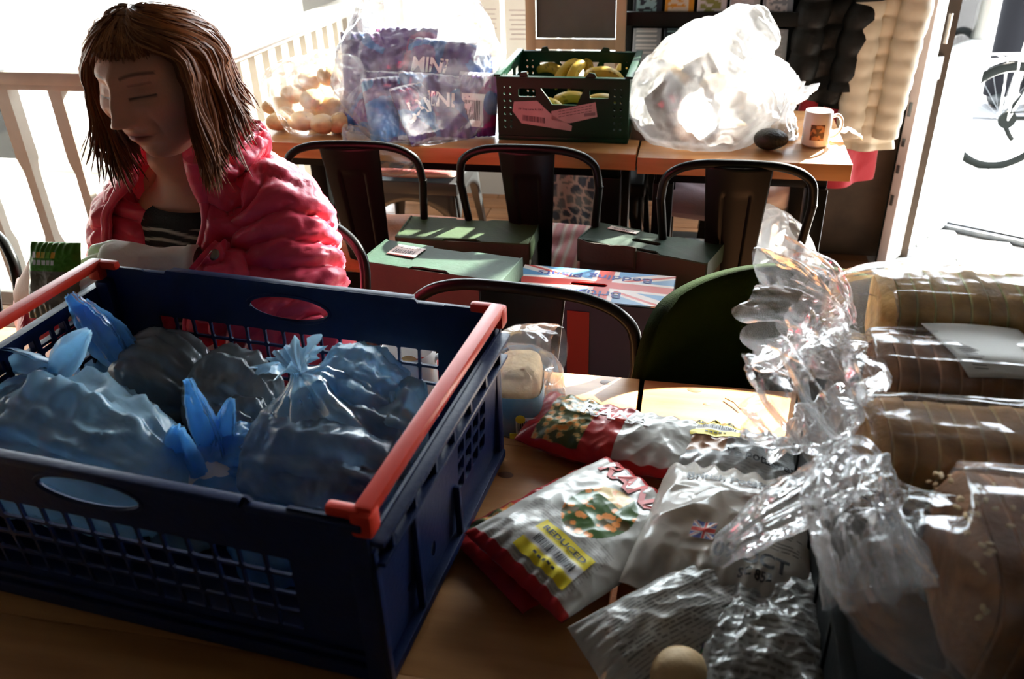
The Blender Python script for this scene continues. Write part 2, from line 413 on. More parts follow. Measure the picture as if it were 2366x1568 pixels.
# back wall: low wall under the windows, posts, head
HEAD = 2.72
sbox('wall_back', (-.45, BW, .29), (1.9, .12, .58), 'wall_paint')
sbox('wall_head', (-1.6, BW, HEAD+.17), (5.4, .12, .36), 'wall_paint')
sbox('wall_corner', (1.065, 3.85, 1.5), (.07, .10, 3.0), 'white_paint')
sbox('wall_door_head', (1.45, 3.52, 2.70), (.95, .12, .80), 'wall_paint', )
bpy.data.objects['wall_door_head'].rotation_euler = (0, 0, math.atan2(THD.y, THD.x))
sbox('wall_coats', (.62, 3.42, .66), (.5, .06, 1.32), 'brown_wall')
sbox('window_sill', (-.45, BW-.1, .595), (1.9, .22, .03), 'white_paint', .005)
n = 1
def window(u0, u1, z0, z1, v=BW):
    global n
    r_ = MB()
    fw = .05
    for (c, d) in (((u0+fw/2, v, (z0+z1)/2), (fw, .07, z1-z0)), ((u1-fw/2, v, (z0+z1)/2), (fw, .07, z1-z0)),
                   (((u0+u1)/2, v, z0+fw/2), (u1-u0, .068, fw)), (((u0+u1)/2, v, z1-fw/2), (u1-u0, .068, fw))):
        r_.box(c, d, bev=.004)
    o = r_.build('window_%d' % n, 'white_paint'); o['kind'] = 'structure'
    g = MB().box(((u0+u1)/2, v, (z0+z1)/2), (u1-u0-2*fw+.01, .006, z1-z0-2*fw+.01)).build('pane', 'window_glass', o)
    n += 1
    return o
window(-4.2, -2.95, .0, HEAD); window(-2.93, -1.75, .0, HEAD); window(-1.73, -1.4, .0, HEAD)
window(-1.36, -.62, .61, HEAD); window(-.60, .05, .61, HEAD); window(.07, .92, .61, HEAD)
# reveal column between the stair windows and the sill windows
sbox('trim_1', (-1.62, BW-.16, 1.45), (.16, .16, 2.5), 'wall_paint')

# ---------------------------------------------------------------- stair railing
def railing(name, label, A, B, zt, n, th=.065, post=True, zb=.06):
    A = Vector(A); B = Vector(B); d = (B-A); L = d.length; d.normalize(); rz = math.atan2(d.y, d.x)
    t = thing(name, label, 'railing', A, rz)
    m = MB().box((L/2, 0, zt-.022), (L, .085, .044), bev=.012); m.box((L/2, 0, zt-.052), (L, .06, .02), bev=.004); m.build('handrail', 'rail_paint', t, world=False)
    MB().box((L/2, 0, zb), (L, .05, .05), bev=.006).build('bottom_rail', 'rail_paint', t, world=False)
    base = None
    for k in range(n):
        x = L*(k+.5)/n
        if base is None:
            s = .024; prof = [(s, zb+.02), (s, .28), (s*.72, .32), (s*.72, .56), (s, .60), (s, zt-.06)]
            rings = [[(sx*q, sy*q, z) for sx, sy in ((-1, -1), (1, -1), (1, 1), (-1, 1))] for q, z in prof]
            rings = [[Vector(p) for p in r_] for r_ in rings]
            base = MB().loft(rings).build('baluster', 'rail_paint', t, world=False, ang=25)
            base.location = (x, 0, 0)
        else:
            c = base.copy(); COL.objects.link(c); c.parent = t; c.location = (x, 0, 0)
    if post: MB().box((L, 0, zt/2-.02), (.08, .08, zt-.04), bev=.006).build('newel_post', 'rail_paint', t, world=False)
    return t
railing('stair_railing', 'painted rail with tapered spindles to the left of the woman', (-3.3, 2.47, 0), (-1.72, 2.47, 0), .90, 8)
railing('stair_railing', 'pale railing running back to the window behind the bag of rolls', (-1.60, 2.62, 0), (-1.50, 3.84, 0), .915, 13, post=False)

# ---------------------------------------------------------------- tables
def table(name, label, u0, u1, v0, v1, legs, nb=4, gap=.003, z=.75, th=.036, group=None):
    t = thing(name, label, 'table', ((u0+u1)/2, (v0+v1)/2, 0), 0, group)
    bw = (v1-v0)/nb; base = None
    for k in range(nb):
        m = MB().box(((u0+u1)/2, v0+bw*(k+.5), z-th/2), (u1-u0, bw-.0006, th), bev=.0012)
        m.build('plank', 'pine', t)
    m = MB()
    for v in (v0+.07, v1-.07): m.box(((u0+u1)/2, v, z-th-.02), (u1-u0-.1, .03, .04), bev=.002)
    for u in (u0+.06, u1-.06): m.box((u, (v0+v1)/2, z-th-.02), (.03, v1-v0-.12, .04), bev=.002)
    m.build('frame', 'black_steel', t)
    for (u, v) in legs:
        MB().box((u, v, (z-th-.04)/2), (.055, .055, z-th-.04), bev=.004).build('leg', 'black_steel', t)
    return t
def lg(u0, u1, v0, v1, e=.07): return [(u, v) for u in (u0+e, u1-e) for v in (v0+e, v1-e)]
table('plank_table', 'pine plank table under the blue crate, left of the gap', -1.25, -.0535, .36, 1.16, lg(-1.25, -.0535, .36, 1.16))
table('plank_table', 'pine plank table under the pasta bags and loaves, right of the gap', -.046, 1.25, .36, 1.158, lg(-.046, 1.25, .36, 1.158))
table('plank_table', 'far pine table under the purple packets and green crate', -1.32, -.146, 2.27, 2.76, lg(-1.32, -.146, 2.27, 2.76), 3, th=.045)
table('plank_table', 'short far pine table under the white mug', -.14, .402, 2.245, 2.74, lg(-.14, .402, 2.245, 2.74), 3, th=.045)
def knot(u, v, s, a=0, z=.7503):
    m = MB(); rings = []
    for k, (q, dz) in enumerate(((1, 0), (.6, .0002), (.25, .0003))):
        rings.append([Vector((u+q*s*cos(t)*1.6*cos(a)-q*s*sin(t)*sin(a), v+q*s*cos(t)*1.6*sin(a)+q*s*sin(t)*cos(a), z+dz)) for t in [2*PI*i/14 for i in range(14)]])
    m.loft(rings); return m
mat("knot", (.16, .06, .02), .4)
for (px, py, s, par) in ((1332, 927, .0055, 0), (1400, 883, .006, 0), (1605, 900, .007, 1), (1632, 933, .003, 1), (1168, 1097, .007, 0)):
    q = Q(px, py, .75); knot(q.x, q.y, s).build('knot', 'knot', bpy.data.objects['plank_table' if par == 0 else 'plank_table.001'])

# ---------------------------------------------------------------- steel chairs
def make_chair(name, label, loc, rz, group=None, w=.175, hw=.135, ztop=.85, splat=(.062, .046), steel='black_steel', back=True):
    t = thing(name, label, 'chair', loc, rz, group)
    m = MB(); zs = .45
    m.grid(lambda a, b: Vector(((a-.5)*.36*(1-.08*(1-b)), (b-.5)*.36, zs-.010*(1-abs(2*a-1)**4)*(1-abs(2*b-1)**4))), 14, 14)
    for (x, y, dx, dy) in ((0, .18, .36, .012), (0, -.18, .33, .012), (.176, 0, .012, .36), (-.176, 0, .012, .36)):
        m.box((x, y, zs-.022), (dx, dy, .045), bev=.004)
    m.build('seat', steel, t, world=False)
    for sx in (-1, 1):
        for sy in (-1, 1):
            a = Vector((sx*.165, sy*.165, zs-.03)); b = Vector((sx*.20, sy*.215, 0))
            rings = []
            for k in range(7):
                f = k/6; p = a.lerp(b, f); ww = lerp(.05, .016, f); x = -sx; y = -sy
                rings.append([p, p+Vector((x*ww, 0, 0)), p+Vector((x*ww, y*.004, 0)), p+Vector((x*.004, y*.004, 0)), p+Vector((x*.004, y*ww, 0)), p+Vector((0, y*ww, 0))])
            MB().loft(rings).build('leg', steel, t, world=False, ang=30)
    # arched apron under the seat
    m = MB()
    for (ax) in (0, 1):
        for sgn in (-1, 1):
            def fn(a, b, ax=ax, sgn=sgn):
                x = (a-.5)*.32; arch = .045+.085*abs(2*a-1)**2.2; z = zs-.03-b*arch; off = sgn*(.168+.03*b*arch*3)
                return Vector((x, off, z)) if ax == 0 else Vector((off, x, z))
            m.grid(fn, 16, 4)
    m.build('apron', steel, t, world=False, thick=.002)
    if back:
        yb = -.175
        def hp(x, z): return Vector((x, yb-.075*((z-zs)/(ztop-zs)), z))
        pts = [hp(-w*.90, zs-.02), hp(-w*.93, .60), hp(-w, .74)]
        n_ = 9
        for k in range(n_+1):
            a = PI-PI*k/n_; ca, sa = cos(a), sin(a)
            x = w*(abs(ca)**.62)*(1 if ca > 0 else -1); z = .74+(ztop-.74)*abs(sa)**.62
            pts.append(hp(x, z))
        pts += [hp(w, .74), hp(w*.93, .60), hp(w*.90, zs-.02)]
        MB().tube(spline(pts, 60), .0105, 10).build('back_hoop', steel, t, world=False)
        def spf(x, z, d): p = hp(x, z); return p+Vector((0, d, 0))
        m = MB()
        def sg(a, b):
            hw2 = lerp(splat[1], splat[0], b); x = (a-.5)*2*hw2; z = zs+(ztop-.006-zs)*b
            inx = abs(a-.5) < .22 and .18 < b < .82; p = hp(x, z)
            dd = .016*(1-(2*a-1)**2)
            fr = min(1, max(0, (.24-abs(a-.5))/.04))*min(1, max(0, (b-.16)/.03))*min(1, max(0, (.84-b)/.03))
            return p+Vector((0, -dd+.006*fr-.002, 0))
        m.grid(sg, 34, 50)
        m.build('splat', steel, t, world=False, thick=.0022)
    return t
def hoop_at(px_l, px_r, py, z=.85): pass
cl = make_chair('steel_chair', 'black steel chair with the orange seat pad, right behind the woman in pink', (-.862, 2.245, 0), R(4), 'black steel chairs', w=.178, splat=(.078, .055), ztop=.84)
cm_ = make_chair('steel_chair', 'black steel chair in front of the green banana crate', (-.394, 2.262, 0), R(0), 'black steel chairs', w=.176, splat=(.070, .045), ztop=.84)
cr_ = make_chair('steel_chair', 'black steel chair in front of the avocado and mug, its plain back panel darkest', (.108, 2.20, 0), R(0), 'black steel chairs', w=.172, splat=(.075, .05), ztop=.84)
cn = make_chair('steel_chair', 'empty black steel chair at the near table, its hoop in front of the flag carton', (-.285, 1.0, 0), R(174), 'black steel chairs', w=.2, splat=(.075, .05))
cw = make_chair('steel_chair', 'black steel chair the woman in pink sits on', (-.865, 1.29, 0), R(148), 'black steel chairs', w=.178)
q = Q(30, 560, .85)
make_chair('steel_chair', 'black steel chair at the left edge behind the green packet', (q.x-.275, q.y-.13, 0), R(150), 'black steel chairs')
# chairs on the far side of the far table
c1 = make_chair('steel_chair', 'grey metal chair beyond the far table with a striped cushion', (-.98, 2.98, 0), R(180), 'far side chairs', steel='gunmetal', back=False)
c2 = make_chair('steel_chair', 'dark chair beyond the far table draped with a blue patterned scarf', (-.33, 3.05, 0), R(180), 'far side chairs', back=False)
c3 = make_chair('steel_chair', 'dark chair beyond the far table holding the mauve cushion', (.24, 3.02, 0), R(172), 'far side chairs', ztop=.74)

def cushion(name, label, c, d, m, rz=0, colfn=None, puff=1.0, group=None):
    M = Matrix.Rotation(rz, 3, 'Z'); mb = MB(); c = Vector(c)
    def f(sgn):
        def g(a, b):
            x, y = 2*a-1, 2*b-1
            h = (max(0, 1-abs(x)**3.2)*max(0, 1-abs(y)**3.2))**.45
            px_ = x*(1-.05*(y*y)); py_ = y*(1-.05*(x*x))
            dz = .006*noise.noise(Vector((px_*3, py_*3, sgn))) - .012*puff*math.exp(-(x*x+y*y)*14)
            return c+M @ Vector((px_*d[0]/2, py_*d[1]/2, 0))+Vector((0, 0, sgn*d[2]/2*h+(dz if sgn > 0 else 0)*h))
        return g
    col = (lambda a, b: colfn(a, b)) if colfn else None
    mb.grid(f(1), 40, 40, col=col); mb.grid(f(-1), 40, 40, col=col)
    return single(mb.build(name, m), label, 'cushion', group)
def stripes(a, b):
    s = (a*11) % 1.0
    return (.5, .36, .28) if s < .22 else ((.42, .09, .08) if s < .82 else (.3, .05, .05))
cushion('seat_cushion', 'red and cream striped seat cushion on the chair before the banana crate', (-.37, 2.24, .472), (.36, .36, .05), 'pattern', 0, stripes, group='striped seat cushions')
cushion('seat_cushion', 'striped seat cushion on the grey metal chair beyond the table', (-.98, 2.98, .472), (.36, .36, .05), 'pattern', PI/2, stripes, group='striped seat cushions')
cushion('seat_cushion', 'orange velvet seat pad on the chair behind the woman', (-.82, 2.22, .478), (.38, .38, .065), 'orange_cushion', R(4))
def leafy(a, b):
    q = noise.voronoi(Vector((a*9, b*9, 0)))[0]; e = q[1]-q[0]
    return (.5, .52, .48) if e < .12 else ((.1, .13, .15) if e > .32 else (.22, .27, .28))
cushion('seat_cushion', 'grey pebble patterned seat cushion on the rightmost far chair', (.105, 2.18, .472), (.37, .36, .05), 'pattern', 0, leafy)
q = Q(1590, 470, .50)
cushion('seat_cushion', 'mauve cushion on the chair beyond the table', (q.x+.07, q.y+.08, .49), (.34, .30, .075), 'mauve_cushion', R(-8))

# ---------------------------------------------------------------- cardboard cartons on a low bench
bench = thing('low_bench', 'dark low bench under the green and flag cartons', 'bench', (-.35, 1.62, 0))
MB().box((-.40, 1.75, .27), (.98, .46, .03), bev=.004).build('bench_top', 'brown_wall', bench)
for u in (-.82, .08):
    for v in (1.58, 1.90): MB().box((u, v, .1275), (.045, .045, .255), bev=.003).build('leg', 'black_steel', bench)
def carton(name, label, corners, z, h, m, side='card_brown', hole=None, tab=True, sticker=None, group=None, cat='carton', colfn=None, flap=False, sidecol=None):
    """corners: far-left, far-right, near-right top corners at height z"""
    FL, FR, NR = [Vector(c) for c in corners]; ex = (FR-FL); L = ex.length; ex.normalize(); ey = Vector((-ex.y, ex.x, 0))
    W = abs((NR-FR).dot(ey)); rz = math.atan2(ex.y, ex.x); c = FL+ex*L/2-ey*W/2
    t = thing(name, label, cat, (c.x, c.y, z-h), rz, group)
    th = .004
    # body: four walls and a bottom
    mb = MB()
    mb.box((0, -W/2+th/2, (h-th)/2), (L, th, h-th)); mb.box((0, W/2-th/2, (h-th)/2), (L, th, h-th))
    mb.box((-L/2+th/2, 0, (h-th)/2), (th, W-2*th, h-th)); mb.box((L/2-th/2, 0, (h-th)/2), (th, W-2*th, h-th)); mb.box((0, 0, th/2), (L-2*th, W-2*th, th))
    mb.build('body', sidecol or side, t, world=False)
    outer = [(-L/2-.002, -W/2-.002), (L/2+.002, -W/2-.002), (L/2+.002, W/2+.002), (-L/2-.002, W/2+.002)]
    if tab:   # torn tab notches in the long edges
        o2 = []
        for (sy) in (-1, 1):
            s = -sy
            pts = [(-.05*1, 0), (-.046, .008), (-.028, .011), (.02, .010), (.034, .012), (.045, .004), (.05, 0)]
            seq = [(x*1.0, sy*(W/2+.002)-sy*y) for x, y in pts]
            if sy == -1: o2 += [outer[0]]+seq+[outer[1]]
            else: o2 += [outer[2]]+seq[::-1]+[outer[3]]
        outer = o2
    holes = [hole] if hole else []
    def fn(x, y, d): return Vector((x, y, h-th+d+.0035*sin((x/L+.5)*PI)*cos(y/W*PI)))
    if colfn:
        nx, ny = 220, 110
        def g(a, b):
            x, y = (a-.5)*L, (b-.5)*W; return fn(x, y, th)
        mb = MB(); mb.grid(g, nx, ny, col=lambda a, b: colfn(a, b))
        if hole:
            keep = MB(); keep.hasc = True; keep.v = mb.v; keep.c = mb.c
            hx = [p[0] for p in hole]; hy = [p[1] for p in hole]; cx_, cy_ = (min(hx)+max(hx))/2, (min(hy)+max(hy))/2; rx, ry = (max(hx)-min(hx))/2, (max(hy)-min(hy))/2
            def inh(i):
                p = mb.v[i]; dx = max(0, abs(p.x-cx_)-(rx-ry)); return dx*dx+(p.y-cy_)**2 < ry*ry
            keep.f = [f for f in mb.f if not all(inh(i) for i in f)]
            mb = keep
        mb.build('lid', 'print_vcol', t, world=False, thick=.003)
    else:
        mb = MB().plate(outer, holes, th, fn); mb.build('lid', m, t, world=False, smooth=False)
        for sx in (-1, 1): MB().box((sx*(L/2+.003), 0, h-.02), (.003, W+.004, .045)).build('side_flap', m, t, world=False)
    if sticker:
        sx, sy, sw, sh, a = sticker; Rm = Matrix.Rotation(a, 3, 'Z')
        def sf(x, y): p = Rm @ Vector((x, y, 0)); q_ = fn(sx+p.x, sy+p.y, th+.0012); return q_
        s_ = MB().grid(lambda a_, b_: sf((a_-.5)*sw, (b_-.5)*sh), 8, 8).build('sticker', 'paper', t, world=False, thick=.0004)
        mb = MB(); random.seed(int(sx*1000)); x = -sw*.38
        while x < sw*.38:
            ww = random.choice((.0012, .002, .003)); 
            mb.add([sf(x, -sh*.28)+Vector((0, 0, .0009)), sf(x+ww, -sh*.28)+Vector((0, 0, .0009)), sf(x+ww, sh*.05)+Vector((0, 0, .0009)), sf(x, sh*.05)+Vector((0, 0, .0009))], [(0, 1, 2, 3)]); x += ww+random.choice((.001, .002, .003))
        for yy in (.2, .34): 
            for xx in range(-3, 4): mb.add([sf(xx*sw*.1+q1, sh*yy+q2)+Vector((0, 0, .0009)) for q1, q2 in ((0, 0), (sw*.07, 0), (sw*.07, sh*.05), (0, sh*.05))], [(0, 1, 2, 3)])
        mb.build('print', 'ink', s_, world=False, smooth=False, root=t)
    return t, L, W, fn, h, th
ZC = .60
zb = .285
f_ = lambda px, py, z: Q(px, py, z)
carton('produce_carton', 'dark green carton with a barcode sticker, nearest of the green cartons', (f_(896, 555, .67), f_(1203, 597, .67), f_(1167, 650, .67)), .67, .67-zb, 'card_green', sticker=(-.095, .012, .075, .055, R(-4)), group='green cartons')
FLr, FRr, NRr = Q(953, 500, .63), Q(1243, 513, .63), Q(1211, 562, .63)
carton('produce_carton', 'olive green carton behind the one with the barcode sticker', (FLr, FRr, NRr), .63, .63-zb, 'card_olive', group='green cartons')
t, L, W, fn, h, th = carton('produce_carton', 'green carton on the right with a torn brown flap and a slot handle', (Q(1385, 514, ZC+.03), Q(1668, 566, ZC+.03), Q(1620, 605, ZC+.03)), ZC+.03, ZC+.03-zb, 'card_green', hole=rrect(.075, .018, .0089, cx=-.005, cy=-.012), sticker=(-.085, .035, .08, .022, R(-4)), group='green cartons')
m = MB().grid(lambda a, b: Vector((-L/2+.0+a*.15, -W/2-.012-.03*b*0-.01*sin(a*5), h-.055+b*.06+.004*noise.noise(Vector((a*9, b*3, 0))))), 16, 6)
m.build('torn_flap', 'card_brown', t, world=False, thick=.004)
def flag(a, b):
    # union flag seen from the camera side; a: along the box, b: towards the back
    W_, B_, R_ = (.78, .76, .72), (.12, .33, .58), (.60, .05, .035)
    x, y = (a-.5)*2.0, (b-.5)*1.0            # 2:1 flag
    cx_ = abs(x-.12); cy_ = abs(y)
    if cy_ < .10 or cx_ < .10: return R_
    if cy_ < .165 or cx_ < .165: return W_
    for s in (1, -1):
        d = (y - s*x*.5)/math.sqrt(1.25)
        if abs(d) < .10:
            q_ = d*(1 if x*s > 0 else -1)*s
            return R_ if (-.055 < d*(1 if x > 0 else -1) < -.0) else W_
    return B_
corners = (Q(1213, 612, .61), Q(1562, 640, .61), Q(1535, 712, .61))
t, L, W, fn, h, th = carton('flag_carton', 'bedding plants carton printed with a red, white and blue flag', corners, .61, .61-zb, 'card_green', hole=rrect(.085, .017, .0083, cx=-.01, cy=-.004), tab=False, colfn=flag, cat='carton', sidecol='navy')
lid = [c for c in t.children if c.name.startswith('lid')][0]
for (txt, y0, sc, x0) in (('Bedding Plants', .052, .036, -.005), ('British', -.055, .036, .01)):
    mb = MB(); put_text(mb, txt, sc, lambda x, y, y0=y0, x0=x0: fn(x0-x, y0*W/.2-y, th+.0022), bold=.012, sx=1.28)
    mb.build('lettering', 'ink_blue', lid, world=False, smooth=False, root=t)
MB().box((-.02, -W/2-.0015, (h)*.62), (.05, .002, h*.6)).build('printed_band', 'band_red', t, world=False)

# olive tub chair in front of the loaves
tc_ = thing('tub_chair', 'dark olive felt tub chair between the flag carton and the loaves', 'chair', (.18, 1.12, 0))
def tub(a, b):
    ang = lerp(R(-12), R(192), a); z0 = .40; zt = .815+.055*sin(max(0, min(PI, ang)))**1.0
    edge = 1-max(0, (abs(2*a-1)-.55)/.45)**2*.55
    z = lerp(z0, z0+(zt-z0)*edge, b); rr = .80+.26*b
    return Vector((.19+.235*cos(ang)*rr, 1.13+.215*sin(ang)*rr, z))
MB().grid(tub, 60, 16).build('backrest', 'olive_felt', tc_, thick=.022)
MB().lathe((.19, 1.12, .34), [(.17, 0), (.19, .03), (.19, .09), (.16, .11), (.0, .112)]).build('seat', 'olive_felt', tc_)
for a in (45, 135, 225, 315):
    MB().tube([(.19+.14*cos(R(a)), 1.12+.12*sin(R(a)), .35), (.19+.2*cos(R(a)), 1.12+.17*sin(R(a)), 0)], [.016, .010], 10).build('leg', 'black_steel', tc_)
# ---------------------------------------------------------------- blue crate with red bars
CFR = Q(1160, 713, .985); CL_, CW_, CH = .605, .40, .235; crz = R(-5.2)
ex = Vector((cos(crz), sin(crz), 0)); ey = Vector((-sin(crz), cos(crz), 0)); CC = CFR-ex*CL_/2-ey*CW_/2
crate = thing('stacking_crate', 'large blue plastic crate with red bars, holding the tied blue bags', 'crate', (CC.x, CC.y, .751), crz)
def wall_long(sy):
    mb = MB(); t = .0035
    L = CL_
    def fn(x, z, d): tap = .012*(1-z/CH); return Vector((x*(1-.04*(1-z/CH)), sy*(CW_/2-tap-d), z))
    outer = [(-L/2, .004), (L/2, .004), (L/2, CH-.012), (L/2-.02, CH-.003), (L/2-.075, CH-.003), (L/2-.082, CH-.008), (L/2-.11, CH-.008), (L/2-.116, CH),
             (-L/2+.116, CH), (-L/2+.11, CH-.008), (-L/2+.082, CH-.008), (-L/2+.075, CH-.003), (-L/2+.02, CH-.003), (-L/2, CH-.012)]
    holes = [oval(.12, .034, 28, cx=0, cy=CH-.036)]
    nx, nz = 15, 4; w = .0255; hh = .0225
    for i in range(nx):
        for j in range(nz):
            holes.append(rrect(w, hh, .002, 1, cx=(i-(nx-1)/2)*.0292, cy=CH-.083-j*.0262))
    mb.plate(outer, holes, t, fn)
    o = mb.build('long_side', 'crate_blue', crate, world=False, smooth=False)
    # lip round the top, rim round the handle hole
    m2 = MB()
    m2.box((0, sy*(CW_/2+.003), CH-.004), (L-.24, .012, .009), bev=.002)
    m2.box((L/2-.06, sy*(CW_/2+.001), CH-.009), (.115, .009, .008), bev=.002); m2.box((-L/2+.06, sy*(CW_/2+.001), CH-.009), (.115, .009, .008), bev=.002)
    for j in range(2): m2.box((0, sy*(CW_/2+.002-.012*(1-z_/CH)), z_), (L*.97, .008, .005), bev=.001) if (z_ := (.03+.018*j)) else None
    m2.tube([fn(p[0]*1.0, p[1], .002)+Vector((0, sy*.0, 0)) for p in oval(.126, .039, 32, 0, CH-.036)], .0036, 6, closed=True)
    m2.build('side_rim', 'crate_blue', o, world=False, root=crate)
def wall_short(sx):
    mb = MB(); t = .0035; W = CW_-.012
    def fn(y, z, d): tap = .012*(1-z/CH); return Vector((sx*(CL_/2-tap-d), y*(1-.05*(1-z/CH)), z))
    outer = [(-W/2, .004), (W/2, .004), (W/2, CH-.03), (-W/2, CH-.03)]
    holes = []
    for i in range(9):
        for j in range(5):
            if 1 <= i <= 7:
                if i < 4 and j > 1: continue
                holes.append(rrect(.021, .019, .002, 1, cx=(i-4)*.027+.045, cy=CH-.055-j*.0245))
    holes.append(oval(.012, .012, 12, cx=-.12, cy=.07)); holes.append(oval(.014, .022, 12, cx=-.05, cy=.06))
    holes.append(rrect(.03, .016, .002, 1, cx=-.13, cy=CH-.055)); holes.append(rrect(.03, .016, .002, 1, cx=-.09, cy=CH-.055))
    mb.plate(outer, holes, t, fn)
    o = mb.build('short_side', 'crate_blue', crate, world=False, smooth=False)
    m2 = MB()
    m2.box((sx*(CL_/2+.004), 0, CH-.034), (.016, W, .006), bev=.002); m2.box((sx*(CL_/2+.003), 0, CH-.062), (.012, W*.98, .005), bev=.002)
    for k in range(-3, 4): m2.box((sx*(CL_/2+.002), k*.055, CH-.048), (.01, .004, .028))
    m2.box((sx*(CL_/2-.004), -.10, .1), (.008, .006, .16), bev=.001); m2.box((sx*(CL_/2-.004), -.19, .1), (.010, .008, .18), bev=.001); m2.box((sx*(CL_/2-.004), .02, .05), (.008, .006, .09), bev=.001)
    m2.box((sx*(CL_/2-.006), 0, .02), (.014, W*.97, .012), bev=.002)
    m2.build('side_rib', 'crate_blue', o, world=False, root=crate)
    # red bar
    y0, y1 = -CW_/2+.004, CW_/2-.004; z = CH+.002
    m3 = MB().box((sx*(CL_/2-.004), 0, z), (.018, y1-y0, .014), bev=.0045)
    for yy in (y0, y1):
        s = 1 if yy > 0 else -1
        m3.box((sx*(CL_/2-.004), yy-s*.004, z-.010), (.021, .022, .026), bev=.005)
        m3.box((sx*(CL_/2-.022), yy-s*.002, z-.001), (.034, .012, .012), bev=.004)
    m3.build('red_bar', 'crate_red', crate, world=False)
for s in (1, -1): wall_long(s); wall_short(s)
MB().box((0, 0, .004), (CL_-.03, CW_-.03, .005), bev=.001).build('base', 'crate_blue', crate, world=False)
for sx in (-1, 1):
    for sy in (-1, 1): MB().box((sx*(CL_/2-.014), sy*(CW_/2-.012), CH*.46), (.022, .018, CH*.9), bev=.004).build('corner_post', 'crate_blue', crate, world=False)

# ---------------------------------------------------------------- green crate of bananas
NLp, NRp = Q(1156, 322, .75), Q(1446, 332, .75)
gx = (NRp-NLp); GL = gx.length+.01; gz = math.atan2(gx.y, gx.x); gx.normalize(); gy = Vector((-gx.y, gx.x, 0)); GW = .33; GH = .178
GC = (NLp+NRp)/2+gy*GW/2
gc = thing('banana_crate', 'dark green folding crate holding bananas, stickers on its front', 'crate', (GC.x, GC.y, .751), gz)
def gwall(sy):
    L = GL; t = .004
    def fn(x, z, d): return Vector((x, sy*(GW/2-d), z))
    outer = [(-L/2, 0), (L/2, 0), (L/2, GH), (L/2-.09, GH), (L/2-.095, GH+.010), (L/2-.11, GH+.012), (L/2-.12, GH), (-L/2+.09, GH), (-L/2+.085, GH+.012), (-L/2+.07, GH+.010), (-L/2+.065, GH), (-L/2, GH)]
    holes = [[(-.06, GH-.032), (.06, GH-.032), (.040, GH-.076), (-.028, GH-.076), (-.038, GH-.06)], rrect(.048, .022, .003, 2, cx=-.098, cy=GH-.045), rrect(.052, .022, .003, 2, cx=.102, cy=GH-.045)]
    for c in (-1, 1):
        for i in range(2):
            for j in range(7):
                r_ = .0033 if j > 0 else .002
                holes.append(oval(r_*2, r_*2.2, 8, cx=c*(L/2-.022-i*.017), cy=GH-.03-j*.0185))
    o = MB().plate(outer, holes, t, fn).build('long_side', 'crate_green', gc, world=False, smooth=False)
    m2 = MB().box((0, sy*(GW/2-.001), GH-.004), (L, .012, .006), bev=.001); m2.box((0, sy*(GW/2), .006), (L, .01, .012), bev=.002)
    m2.build('side_rim', 'crate_green', o, world=False, root=gc)
    return o
g1 = gwall(-1); gwall(1)
for sx in (-1, 1):
    def fn(y, z, d, sx=sx): return Vector((sx*(GL/2-d), y, z))
    W = GW-.006
    outer = [(-W/2, 0), (W/2, 0), (W/2, GH), (-W/2, GH)]
    o = MB().plate(outer, [rrect(.10, .03, .008, 3, cx=0, cy=GH-.04), rrect(.05, .02, .004, 2, cx=.1, cy=GH-.045), rrect(.05, .02, .004, 2, cx=-.1, cy=GH-.045)], .004, fn).build('short_side', 'crate_green', gc, world=False, smooth=False)
    MB().box((sx*(GL/2-.002), 0, GH), (.02, GW, .008), bev=.003).build('side_rim', 'crate_green', o, world=False, root=gc)
MB().box((0, 0, .003), (GL-.01, GW-.01, .006)).build('base', 'crate_green', gc, world=False)
def gst(pts, name='sticker'):
    return MB().plate(pts, [], .0012, lambda x, z, d: Vector((x, -GW/2-.0006-d, z))).build(name, 'paper_pink', g1, world=False, smooth=False, root=gc)
s1 = gst([(-.135, .108), (-.07, .112), (-.03, .075), (.028, .045), (.026, .030), (-.115, .048), (-.14, .082)])
s2 = gst([(-.03, .084), (.092, .112), (.098, .072), (.02, .052), (-.03, .060)])
m = MB(); random.seed(8); x = -.112
def gp(x, z): return Vector((x, -GW/2-.0024, z))
while x < -.05:
    ww = random.choice((.001, .0018, .0026)); m.add([gp(x, .056-.1*(x+.112)), gp(x+ww, .056-.1*(x+.112)), gp(x+ww, .072-.1*(x+.112)), gp(x, .072-.1*(x+.112))], [(0, 1, 2, 3)]); x += ww+random.choice((.001, .002))
for k in range(14): m.add([gp(.062+k*.0022, .072+k*.0003), gp(.0632+k*.0022, .072+k*.0003), gp(.0632+k*.0022, .081+k*.0003), gp(.062+k*.0022, .081+k*.0003)], [(0, 1, 2, 3)])
for r_ in range(4):
    for k in range(9): m.add([gp(-.01+k*.0105+d1, .068+r_*.0075+k*.0022+d2) for d1, d2 in ((0, 0), (.008, .0016), (.008, .003), (0, .0014))], [(0, 1, 2, 3)])
put_text(m, 'PIP Tray Large Kg PAT', .0075, lambda x, y: gp(-.088+x, .088+y-.02*x), .02)
m.build('print', 'ink', s1, world=False, smooth=False, root=gc)
